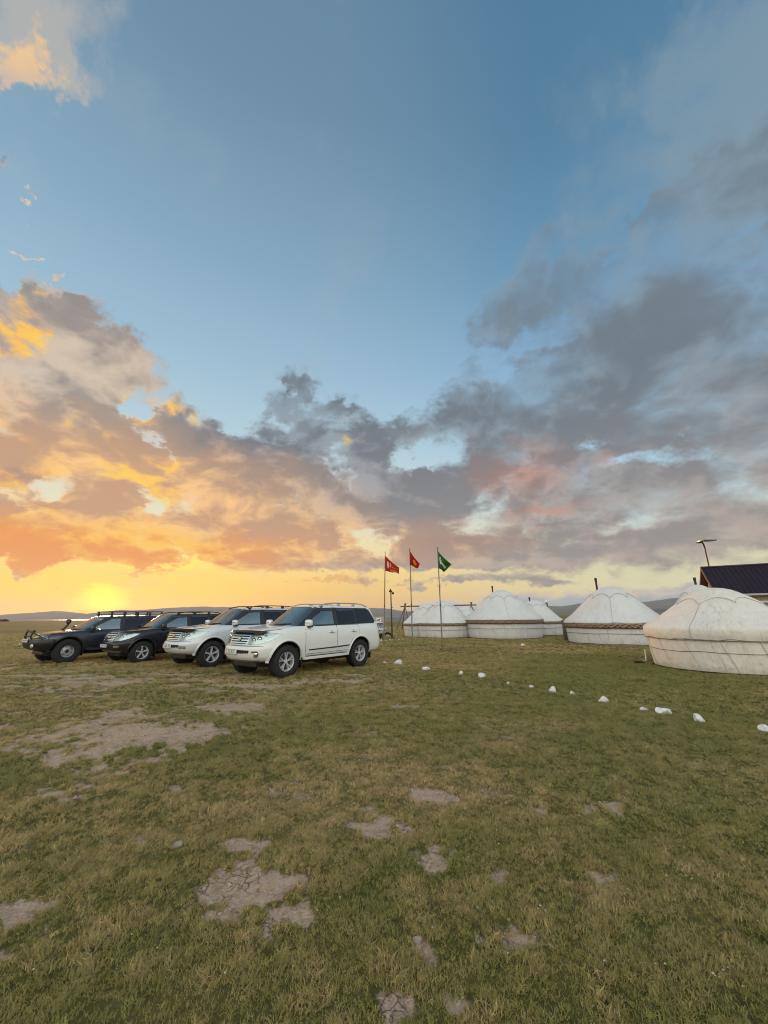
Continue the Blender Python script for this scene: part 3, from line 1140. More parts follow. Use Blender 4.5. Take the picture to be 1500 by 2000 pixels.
def canvas_mat(name, col, warm=0.0, fold=0.5):
    m_, nt, b = material(name)
    t = m_.node_tree
    tc = t.nodes.new('ShaderNodeTexCoord').outputs['Object']
    n = nt.noise(tc, 1.3, 7, 0.65)
    n2 = nt.noise(nt.vm('MULTIPLY', tc, (1, 1, 2.5)), 5.0, 5, 0.6)
    c = nt.mix(nt.lin(n, .38, .66), col, tuple(v * k for v, k in zip(col, (.93, .92, .90))))
    c = nt.mix(nt.sstep(n2, .60, .74, 0, .14), c, tuple(v * k for v, k in zip(col, (.62, .57, .50))))
    # splashed dirt along the foot of the canvas
    s = t.nodes.new('ShaderNodeSeparateXYZ')
    t.links.new(tc, s.inputs[0])
    foot = nt.mul(nt.sstep(nt.m('MULTIPLY_ADD', nt.sub(n2, .5), .5, s.outputs[2]), 0.0, 0.28, 1, 0), .45)
    c = nt.mix(foot, c, (0.30, 0.25, 0.18))
    nt.put(b.inputs['Base Color'], c)
    b.inputs['Roughness'].default_value = 0.85
    b.inputs['Specular IOR Level'].default_value = 0.2
    bp = t.nodes.new('ShaderNodeBump')
    bp.inputs['Strength'].default_value = fold
    bp.inputs['Distance'].default_value = 0.11
    w = nt.noise(nt.vm('MULTIPLY', tc, (1.0, 1.0, 0.30)), 4.2, 3, 0.5, .6)
    w2 = nt.noise(nt.vm('MULTIPLY', tc, (1.0, 1.0, .8)), 8.0, 3, 0.5, .4)
    nt.put(bp.inputs['Height'], nt.m('MULTIPLY_ADD', w2, 0.16, nt.mul(w, 1.0)))
    nt.put(b.inputs['Normal'], bp.outputs[0])
    return m_


m_canvas = canvas_mat('white_canvas', (0.68, 0.66, 0.635), fold=.9)
m_canvas_cream = canvas_mat('cream_canvas', (0.74, 0.69, 0.62), fold=.9)
m_rope = simple('grey_rope', (0.16, 0.15, 0.13), 0.9)
m_seam = simple('seam_cord', (0.42, 0.40, 0.37), 0.9)  # plain grey cord for seams, ties and the crown cloth's edge
m_pipe = simple('sooty_pipe', (0.045, 0.042, 0.04), 0.6, 0.6, vary=.4)
m_band, nt, b = material('felt_ornament')
t = m_band.node_tree
uv = t.nodes.new('ShaderNodeUVMap')
s = t.nodes.new('ShaderNodeSeparateXYZ')
t.links.new(uv.outputs[0], s.inputs[0])
U_, V_ = s.outputs[0], s.outputs[1]
# running ram's-horn scrolls in cream on dark brown felt
w1 = nt.m('SINE', nt.mul(U_, 2 * PI / 0.5))
w2 = nt.m('SINE', nt.m('MULTIPLY_ADD', U_, 2 * PI / 0.25, 1.1))
ctr = nt.m('MULTIPLY_ADD', w1, 0.24, 0.5)
line = nt.m('ABSOLUTE', nt.sub(V_, ctr))
ctr2 = nt.m('MULTIPLY_ADD', w1, -0.20, nt.m('MULTIPLY_ADD', w2, .09, .5))
line2 = nt.m('ABSOLUTE', nt.sub(V_, ctr2))
lf = nt.m('MAXIMUM', nt.sstep(line, .06, .12, 1, 0), nt.sstep(line2, .05, .10, .9, 0))
edge = nt.sstep(nt.m('ABSOLUTE', nt.sub(V_, .5)), .40, .43)
col = nt.mix(lf, (0.080, 0.045, 0.028), (0.42, 0.33, 0.235))
col = nt.mix(edge, col, (0.10, 0.055, 0.035))
nt.put(b.inputs['Base Color'], col)
b.inputs['Roughness'].default_value = 0.95
b.inputs['Specular IOR Level'].default_value = 0.1


def yurt(d, label, idx):
    R_, zw, zp = d['R'], d['zw'], d['zp']
    near = d.get('near', False)
    z0 = zat(d['x'], d['y']) - 0.02
    cam_a = math.atan2(-d['y'], -d['x'])     # direction from the tent to the camera
    root = empty('yurt', (d['x'], d['y'], z0), 0.0)
    tag(root, label, 'yurt', 'white felt yurts of the camp')
    mat = m_canvas_cream if near else m_canvas
    rs = np.random.default_rng(100 + idx)
    nth = 220 if near else 120
    th = np.linspace(0, 2 * PI, nth, endpoint=False)
    ph = rs.uniform(0, 6, 12)

    def wob(t_, k):
        return (np.sin(t_ * k + ph[0]) + .6 * np.sin(t_ * (k * 1.7 + 1) + ph[1]) + .4 * np.sin(t_ * (k * 2.9) + ph[2])) / 2

    def R_wall(z, t_):
        u = z / zw
        base = R_ * (0.955 + 0.045 * min(u, 1) ** .8)
        sag = 0.014 * np.sin(u * PI) * (1 if not near else 1.6)
        return base + sag + 0.010 * wob(t_ + u * .25, 19) * (1.1 - u * .7) + .006 * wob(t_ - u * .4, 41) * (1.2 - u)

    def roof_pt(u, t_):
        r = R_ * np.interp(u, range(len(ROOF_R)), ROOF_R)
        z = zw + (zp - zw) * np.interp(u, range(len(ROOF_H)), ROOF_H)
        amp = .5 * (1 - abs(u / 13 - .35))
        r = r + 0.020 * wob(t_, 13) * amp * (r / R_) + .008 * wob(t_ + u * .05, 37) * amp
        return r, z

    def shell(name, rings, m__, solid=0.0, uvband=False):
        n = len(rings)
        verts = []
        for rr, zz in rings:
            rr = np.broadcast_to(rr, th.shape)
            zz = np.broadcast_to(zz, th.shape)
            verts += list(zip(rr * np.cos(th), rr * np.sin(th), zz))
        faces = []
        for i in range(n - 1):
            for k in range(nth):
                k2 = (k + 1) % nth
                faces.append((i * nth + k, i * nth + k2, (i + 1) * nth + k2, (i + 1) * nth + k))
        me = mesh_from(name, verts, faces, True)
        if uvband:
            lay = me.uv_layers.new(name='UVMap')
            uvs = []
            for i in range(n - 1):
                for k in range(nth):
                    a0, a1 = k * 2 * PI * R_ / nth, (k + 1) * 2 * PI * R_ / nth
                    v0, v1 = i / (n - 1), (i + 1) / (n - 1)
                    uvs += [a0, v0, a1, v0, a1, v1, a0, v1]
            lay.data.foreach_set('uv', uvs)
        return link(name, me, m__, root)

    # wall
    hem = 0.012 * wob(th, 9) + (0.02 if not near else 0.028 * np.clip(np.sin(th * 7 + 1), -1, .5))
    zs = np.linspace(0, 1, 16)
    rings = []
    for u in zs:
        rings.append((R_wall(u * zw, th), u * (zw + .03) + hem * (1 - u)))
    shell('wall_cover', rings, mat)
    # roof with a skirt that overlaps the wall
    skirt_z = zw - (0.30 if near else 0.05)
    rings = []
    if near:
        for k in range(5):
            u = k / 5
            rings.append((R_ * (1.020 + .020 * math.sin(u * PI * .8)) + 0.010 * wob(th, 17) * (1 - u), skirt_z + (zw - skirt_z) * u + 0.012 * wob(th, 6) * (1 - u)))
    else:
        rings.append((R_ * 1.022 + 0.006 * wob(th, 23), skirt_z + 0.012 * wob(th, 8)))
    for u in np.linspace(0, 13, 34):
        rings.append(roof_pt(u, th))
    rings[-1] = (np.full(nth, 0.01), np.full(nth, zp))
    shell('roof_cover', rings, mat)
    # crown cloth: a square laid over the smoke ring, corners tied down
    ang0 = cam_a + (-0.35 if near else rs.uniform(-.25, .25))
    c0 = 0.58 if near else 0.50
    nr = 12

    def crown_r(t_):
        a = t_ - ang0
        p = 0.84
        return c0 * R_ / (np.abs(np.cos(a)) ** p + np.abs(np.sin(a)) ** p) ** (1 / p) * (1 if near else 1.0) + .19 * R_ * (1 - np.abs(np.cos(2 * a)) ** .5)
    cr = crown_r(th)
    uu = np.interp(cr[None, :] * np.linspace(1, 0.02, nr)[:, None] / R_, ROOF_R[::-1], list(range(len(ROOF_R)))[::-1])
    rings = []
    for i in range(nr):
        f = 1 - i / (nr - 1) * .98
        z = zw + (zp - zw) * np.interp(uu[i], range(len(ROOF_H)), ROOF_H)
        rings.append((cr * f + 0.004 + 0.008, z + 0.030 + 0.008 * (wob(th, 11) * f)))
    outer = (rings[0][0] + 0.004, rings[0][1] - 0.045)
    co = shell('crown_cover', [outer] + rings, mat)
    # cord bound round the edge of the crown cloth
    bm = bmesh.new()
    pts = [(float((cr[k] + .018) * math.cos(th[k])), float((cr[k] + .018) * math.sin(th[k])), float(rings[0][1][k] - .012)) for k in list(range(nth)) + [0]]
    bm_tube(bm, pts, 0.007 if near else 0.012, 5, False)
    finish(bm, 'crown_cord', m_seam, root, deg=60)
    # seams and cords down the roof from the corners of the crown cloth
    for q_ in range(4):
        a = ang0 + q_ * PI / 2
        bm = bmesh.new()
        pts = []
        u_start = float(np.interp(c0, ROOF_R[::-1], list(range(len(ROOF_R)))[::-1]))
        for u in np.linspace(u_start, 0, 16):
            r, z = roof_pt(u, np.array([a]))
            pts.append((float(r[0] + .010) * math.cos(a), float(r[0] + .010) * math.sin(a), float(np.atleast_1d(z)[0]) + .010))
        if near:
            for k in range(4, -1, -1):
                u = k / 5
                pts.append((R_ * (1.03 + .02 * math.sin(u * PI * .8)) * math.cos(a), R_ * (1.03 + .02 * math.sin(u * PI * .8)) * math.sin(a), skirt_z + (zw - skirt_z) * u))
        bm_tube(bm, pts, 0.008, 5, False)
        finish(bm, 'roof_seam', m_seam, root, deg=60)

    def hoop(name, z, rad, m__, rr=None, droop=0.015, k=7):
        bm = bmesh.new()
        pts = []
        for j in range(97):
            a = 2 * PI * j / 96
            r = (rr if rr is not None else float(R_wall(z, np.array([a]))[0])) + rad
            pts.append((r * math.cos(a), r * math.sin(a), z + droop * math.sin(a * k + ph[3]) + droop * .5 * math.sin(a * 2 * k + ph[4])))
        bm_tube(bm, pts, rad, 6, False)
        return finish(bm, name, m__, root, deg=60)

    if near:
        hoop('girth_rope', skirt_z + .005, 0.008, m_rope, R_ * 1.022, .010)
        hoop('girth_rope', skirt_z + .012, 0.007, m_rope, R_ * 1.026, .022, 11)
        hoop('girth_rope', 0.56, 0.008, m_rope, None, .012)
        # sloping wall cords
        for j in range(14):
            a = cam_a + PI * .92 - j * 0.42
            bm = bmesh.new()
            pts = []
            for u in np.linspace(1, 0.02, 9):
                aa = a + (1 - u) * 0.16
                z = u * skirt_z
                r = float(R_wall(z, np.array([aa]))[0]) + .006
                pts.append((r * math.cos(aa), r * math.sin(aa), z))
            bm_tube(bm, pts, 0.006, 5, False)
            finish(bm, 'wall_cord', m_seam, root, deg=60)
    else:
        # ornament band under the eave
        bz0, bz1 = (zw - .27, zw + .02) if idx in (1, 2) else (zw - .19, zw - .01)
        rb = R_ * 1.030
        rings = [(rb * .992 + 0.006 * wob(th, 23), bz0 + 0.012 * wob(th, 8) - .008 * np.abs(np.sin(th * 24))),
                 (rb * .996 + 0.004 * wob(th, 23), (bz0 + bz1) / 2 + 0.010 * wob(th, 8)), (rb * 1.0, bz1 + 0.010 * wob(th, 8))]
        shell('ornament_band', rings, m_band, uvband=True)
        hoop('girth_rope', zw * .54, 0.012, m_rope, None, .010)
        for j in range(9):
            a = cam_a + j * 2 * PI / 9 + rs.uniform(-.15, .15)
            bm = bmesh.new()
            pts = []
            for u in np.linspace(1, 0.03, 7):
                aa = a + (1 - u) * rs.uniform(-.01, .05)
                z = u * bz0
                r = float(R_wall(z, np.array([aa]))[0]) + .004
                pts.append((r * math.cos(aa), r * math.sin(aa), z))
            bm_tube(bm, pts, 0.006, 5, False)
            finish(bm, 'wall_seam', m_seam, root, deg=60)
        # dark felt strip at the foot
        if idx == 1:
            rings = [(R_ * .975, 0.0 * th), (R_ * .980, 0.13 + 0.01 * np.sin(th * 9))]
            shell('foot_band', rings, m_band, uvband=True)
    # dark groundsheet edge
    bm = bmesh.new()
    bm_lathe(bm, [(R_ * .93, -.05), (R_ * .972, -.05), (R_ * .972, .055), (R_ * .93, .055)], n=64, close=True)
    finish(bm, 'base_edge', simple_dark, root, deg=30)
    # stove pipe on the far side of the crown
    if d.get('pipe'):
        px_, py_, zt = d['pipe']
        dx, dy = px_ - d['x'], py_ - d['y']
        bm = bmesh.new()
        bm_tube(bm, [(dx + .03, dy, zw + .3), (dx, dy, zt - z0 - .16)], 0.055, 12)
        bm_tube(bm, [(dx, dy, zt - z0 - .17), (dx, dy, zt - z0)], 0.068, 12)
        finish(bm, 'stove_pipe', m_pipe, root, deg=40)
    return root


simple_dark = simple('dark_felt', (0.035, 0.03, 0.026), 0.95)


def pipe_at(px, py, Y):
    p = at_depth(px, py, Y)
    return (p.x, p.y, p.z)


YURTS[1]['pipe'] = pipe_at(1162.8, 1129, 23.3)
YURTS[2]['pipe'] = pipe_at(961.2, 1144.5, 30.6)
YURTS[5]['pipe'] = pipe_at(1033.6, 1166.5, 33.4)
YURTS[6]['pipe'] = pipe_at(1355.8, 1128, 20.9)
YL = ['cream canvas yurt nearest to the camera at the right edge, without ornament band',
      'white yurt with brown ornament band and tall stove pipe, left of the nearest cream yurt',
      'large white yurt with brown ornament band behind the green flag, middle of the row',
      'smaller white yurt with brown band directly behind the foot of the green flagpole',
      'leftmost small white yurt, next to the wooden swing frame',
      'white yurt with stove pipe half hidden behind the right side of the large banded yurt',
      'white yurt mostly hidden between the nearest cream yurt and the dark roof',
      'farthest yurt, only its sloping top showing over the smaller banded yurt']
for i, d in enumerate(YURTS):
    yurt(d, YL[i], i)

# ------------------------------------------------------------------ flags
m_pole = simple('flagpole_steel', (0.07, 0.065, 0.06), 0.5, 0.5, vary=.25)
m_pole_low = simple('flagpole_pale_base', (0.20, 0.18, 0.14), 0.6, 0.2)


def flag_cloth(name, hoist_t, hoist_b, fly_t, fly_b, mat, parent, seed, nu=22, nv=12):
    """A cloth patch hanging from the hoist, rippled in depth."""
    rs = np.random.default_rng(seed)
    a, b_, c, d_ = [Vector(v) for v in (hoist_t, hoist_b, fly_t, fly_b)]
    ph = rs.uniform(0, 6, 4)
    vs, uvs = [], []
    for j in range(nv + 1):
        v = j / nv
        for i in range(nu + 1):
            u = i / nu
            p = a.lerp(c, u).lerp(b_.lerp(d_, u), v)
            rip = math.sin(u * 7.5 + v * 2.4 + ph[0]) * .11 * u ** .6 + math.sin(u * 15 - v * 4 + ph[1]) * .02 * u
            p = p + Vector((0.25 * rip, rip, 0)) + Vector((0, 0, -0.05 * math.sin(u * PI) * (1 - v) + .03 * math.sin(u * 9 + ph[2]) * v * u))
            vs.append(p)
    fs = []
    W_ = nu + 1
    for j in range(nv):
        for i in range(nu):
            fs.append((j * W_ + i, j * W_ + i + 1, (j + 1) * W_ + i + 1, (j + 1) * W_ + i))
    me = mesh_from(name, vs, fs, True)
    lay = me.uv_layers.new(name='UVMap')
    uv = []
    for j in range(nv):
        for i in range(nu):
            uv += [i / nu, 1 - j / nv, (i + 1) / nu, 1 - j / nv, (i + 1) / nu, 1 - (j + 1) / nv, i / nu, 1 - (j + 1) / nv]
    lay.data.foreach_set('uv', uv)
    o = link(name, me, mat, parent)
    md = o.modifiers.new('thickness', 'SOLIDIFY')
    md.thickness = 0.003
    return o


def cloth_base(name):
    m_, nt, b = material(name)
    t = m_.node_tree
    uv = t.nodes.new('ShaderNodeUVMap').outputs[0]
    s = t.nodes.new('ShaderNodeSeparateXYZ')
    t.links.new(uv, s.inputs[0])
    b.inputs['Roughness'].default_value = 0.8
    b.inputs['Specular IOR Level'].default_value = 0.2
    return m_, nt, b, uv, s.outputs[0], s.outputs[1]


def cloth_finish(m_, nt, b, col):
    t = m_.node_tree
    nt.put(b.inputs['Base Color'], col)
    tr = t.nodes.new('ShaderNodeBsdfTranslucent')
    nt.put(tr.inputs['Color'], col)
    mx = t.nodes.new('ShaderNodeMixShader')
    mx.inputs[0].default_value = 0.45
    t.links.new(b.outputs[0], mx.inputs[1])
    t.links.new(tr.outputs[0], mx.inputs[2])
    t.links.new(mx.outputs[0], t.nodes['Material Output'].inputs['Surface'])


def ell(nt, u, v, cx, cy, rx, ry, soft=.15):
    a = nt.mul(nt.sub(u, cx), 1 / rx)
    b_ = nt.mul(nt.sub(v, cy), 1 / ry)
    r = nt.m('SQRT', nt.m('ADD', nt.mul(a, a), nt.mul(b_, b_)))
    return nt.sstep(r, 1 - soft, 1 + soft, 1, 0)


# the red banner with a white drop and lettering
m_f1, nt, b, uv, u, v = cloth_base('red_banner')
c = nt.mix(ell(nt, u, v, .20, .52, .075, .26), (0.55, 0.040, 0.014), (0.80, 0.66, 0.60))
c = nt.mix(ell(nt, u, v, .36, .62, .05, .20), c, (0.75, 0.45, 0.36))
txt = nt.mul(nt.sstep(nt.noise(nt.vm('MULTIPLY', uv, (26, 2, 1)), 1.0, 2, .5), .47, .55), nt.mul(nt.sstep(nt.m('ABSOLUTE', nt.sub(v, .50)), .05, .07, 1, 0), nt.mul(nt.sstep(u, .44, .47), nt.sstep(u, .84, .87, 1, 0))))
c = nt.mix(nt.mul(txt, .7), c, (0.75, 0.45, 0.36))
c = nt.mix(nt.mul(nt.sstep(v, .34, .26), nt.sstep(u, .3, .4)), c, (0.62, 0.20, 0.08))  # lower fly lightened: light through the cloth, put into the colour
cloth_finish(m_f1, nt, b, c)
# red flag with a golden sun
m_f2, nt, b, uv, u, v = cloth_base('red_sun_flag')
du, dv = nt.mul(nt.sub(u, .5), 1.5), nt.sub(v, .5)
rr = nt.m('SQRT', nt.m('ADD', nt.mul(du, du), nt.mul(dv, dv)))
an = nt.m('ARCTAN2', dv, du)
ray = nt.m('MULTIPLY_ADD', nt.m('SINE', nt.mul(an, 40)), 0.022, .235)
sunm = nt.sstep(nt.sub(rr, ray), -.006, .006, 1, 0)
ringm = nt.mul(nt.sstep(rr, .125, .135), nt.sstep(rr, .150, .160, 1, 0))
tun = nt.m('MINIMUM', nt.m('ABSOLUTE', nt.add(du, dv)), nt.m('ABSOLUTE', nt.sub(du, dv)))
xm = nt.mul(nt.sstep(tun, .012, .02, 1, 0), nt.sstep(rr, .13, .14, 1, 0))
c = nt.mix(sunm, (0.50, 0.022, 0.012), (0.85, 0.48, 0.03))
c = nt.mix(nt.m('MAXIMUM', ringm, xm), c, (0.50, 0.03, 0.012))
cloth_finish(m_f2, nt, b, c)
m_f3, nt, b, uv, u, v = cloth_base('green_banner')
c = nt.mix(nt.sstep(nt.noise(uv, 3, 3, .5), .45, .6), (0.030, 0.155, 0.022), (0.045, 0.20, 0.030))
cloth_finish(m_f3, nt, b, c)
m_white = simple('white_print', (0.82, 0.82, 0.80), 0.7)


def text_mesh(body, size, shear=0.0, extrude=0.0):
    cu = bpy.data.curves.new('lettering', 'FONT')
    cu.body = body
    cu.size = size
    cu.shear = shear
    cu.extrude = extrude
    cu.align_x = 'CENTER'
    cu.align_y = 'CENTER'
    cu.resolution_u = 2
    o = bpy.data.objects.new('lettering', cu)
    COL.objects.link(o)
    dg = bpy.context.evaluated_depsgraph_get()
    me = bpy.data.meshes.new_from_object(o.evaluated_get(dg))
    bpy.data.objects.remove(o)
    bpy.data.curves.remove(cu)
    me.materials.clear()
    return me


def flagpole(base, top, label):
    root = empty('flagpole', base)
    tag(root, label, 'flagpole', 'steel flagpoles between the cars and the tents')
    h = top.z - base.z
    dx, dy = top.x - base.x, top.y - base.y
    bm = bmesh.new()
    k = 0.42
    bm_tube(bm, [(0, 0, -.1), (dx * k, dy * k, h * k)], 0.030, 10)
    finish(bm, 'lower_pipe', m_pole_low, root)
    bm = bmesh.new()
    bm_tube(bm, [(dx * k * .95, dy * k * .95, h * k * .95), (dx, dy, h)], 0.020, 10, radii=[.023, .015])
    finish(bm, 'upper_pipe', m_pole, root)
    bm = bmesh.new()
    bm_tube(bm, [(dx * k, dy * k, h * k - .05), (dx * k, dy * k, h * k + .05)], 0.034, 10)
    finish(bm, 'joint_collar', m_pole, root)
    bm = bmesh.new()
    bmesh.ops.create_uvsphere(bm, u_segments=10, v_segments=6, radius=.028, matrix=Matrix.Translation((dx, dy, h + .02)))
    finish(bm, 'finial', m_pole, root)
    bm = bmesh.new()
    bm_tube(bm, [(dx + .03, dy, h - .12), (dx * .5 + .045, dy * .5, h * .5), (dx * .28 + .04, dy * .2, h * .28)], 0.004, 5)
    finish(bm, 'halyard', m_rope, root)
    return root


FP = [dict(base=(749.8, 1264), top=(752.2, 1079), Y=21.7), dict(base=(806, 1264), top=(800, 1073), Y=21.6), dict(base=(864.4, 1269), top=(854.3, 1070), Y=19.9)]
for i, f in enumerate(FP):
    bpt = at_depth(f['base'][0], f['base'][1], f['Y'])
    tpt = at_depth(f['top'][0], f['top'][1], f['Y'])
    bpt.z = zat(bpt.x, bpt.y)
    f['b'], f['t'] = bpt, tpt
    flagpole(bpt, tpt, ['leftmost flagpole, next to the rear of the nearest white car', 'middle flagpole, flying the red flag with the golden sun',
                        'rightmost flagpole, standing before the banded tents with the green flag'][i])


def P3(px, py, Y):
    return at_depth(px, py, Y)


Y = FP[0]['Y']
fl = flag_cloth('flag', P3(752.8, 1085.5, Y), P3(752.6, 1115, Y), P3(780.5, 1109, Y - .15), P3(779.5, 1120.5, Y - .15), m_f1, None, 1)
tag(fl, 'red banner flag with white drop emblem on the leftmost pole', 'flag', 'flags on the poles')
Y = FP[1]['Y']
fl = flag_cloth('flag', P3(800.8, 1076, Y), P3(801.6, 1103.5, Y), P3(820, 1101, Y - .2), P3(817.5, 1111.5, Y - .2), m_f2, None, 2)
tag(fl, 'red flag with a golden sun drooping from the middle pole', 'flag', 'flags on the poles')
Y = FP[2]['Y']
fl3 = flag_cloth('flag', P3(855.6, 1076.5, Y), P3(857, 1109.5, Y), P3(881.5, 1101.5, Y - .2), P3(869, 1118, Y - .1), m_f3, None, 3)
tag(fl3, 'green flag with white lettering on the rightmost pole', 'flag', 'flags on the poles')


def cloth_point(o, nu, u, v, nv=12):
    i, j = min(u * nu, nu - 1e-6), min(v * nv, nv - 1e-6)
    i0, j0 = int(i), int(j)
    fi, fj = i - i0, j - j0
    W_ = nu + 1
    g = lambda a, b_: Vector(o.data.vertices[b_ * W_ + a].co)
    return (g(i0, j0) * (1 - fi) + g(i0 + 1, j0) * fi) * (1 - fj) + (g(i0, j0 + 1) * (1 - fi) + g(i0 + 1, j0 + 1) * fi) * fj


def print_on(flag, body, cu_, cv_, w, h, rot, mat, name='lettering'):
    me = text_mesh(body, 1.0, .25)
    co = [v.co.copy() for v in me.vertices]
    xs = [c.x for c in co]
    ys = [c.y for c in co]
    sx, sy = max(xs) - min(xs), max(ys) - min(ys)
    for v in me.vertices:
        x = v.co.x / sx * w
        y = v.co.y / sy * h
        u = cu_ + x * math.cos(rot) - y * math.sin(rot)
        vv = cv_ - (x * math.sin(rot) + y * math.cos(rot))
        v.co = cloth_point(flag, 22, min(max(u, 0), 1), min(max(vv, 0), 1)) + Vector((0, -0.012, 0))
    me.update()
    link(name, me, mat, flag)




def strokes_on(flag, strokes, mat, name='lettering'):
    """Hand-drawn script laid on the cloth: each stroke is (points, width) in cloth coordinates."""
    bm = bmesh.new()
    for pts, w in strokes:
        row = []
        for i, (u, v) in enumerate(pts):
            a = Vector(pts[max(i - 1, 0)])
            b_ = Vector(pts[min(i + 1, len(pts) - 1)])
            t_ = (b_ - a).normalized()
            n_ = Vector((-t_.y, t_.x)) * w / 2
            row.append([bm.verts.new(cloth_point(flag, 22, min(max(u + s_ * n_.x, 0), 1), min(max(v + s_ * n_.y, 0), 1)) + Vector((0, -0.012, 0))) for s_ in (-1, 1)])
        for p_, q_ in zip(row, row[1:]):
            bm.faces.new((p_[0], p_[1], q_[1], q_[0]))
    finish(bm, name, mat, flag, deg=None)


sc_ = [([(.16, .22), (.15, .40), (.20, .58), (.30, .64)], .075), ([(.28, .34), (.26, .48), (.30, .58)], .035)]
for k in range(6):
    u0 = .32 + k * .075
    v0 = .50 + k * .012
    sc_.append(([(u0, v0 - .05), (u0 + .02, v0 + .08), (u0 + .045, v0 + .10), (u0 + .06, v0 - .02)], .028))
sc_.append(([(.30, .60), (.48, .68), (.74, .70)], .018))
strokes_on(fl3, sc_, m_white)

# ------------------------------------------------------------------ lodge with the dark metal roof
m_roof = simple('dark_plum_metal', (0.048, 0.024, 0.040), 0.45, 0.0, coat=.1, vary=.15, vscale=2)
m_siding = simple('tan_siding', (0.42, 0.34, 0.235), 0.7, vary=.12, vscale=3)
m_brown = simple('brown_trim', (0.16, 0.095, 0.05), 0.6, vary=.15)
m_whiteframe = simple('white_frame', (0.78, 0.78, 0.76), 0.45)
m_glassdark = simple('window_glass', (0.06, 0.075, 0.075), 0.05, coat=.6)


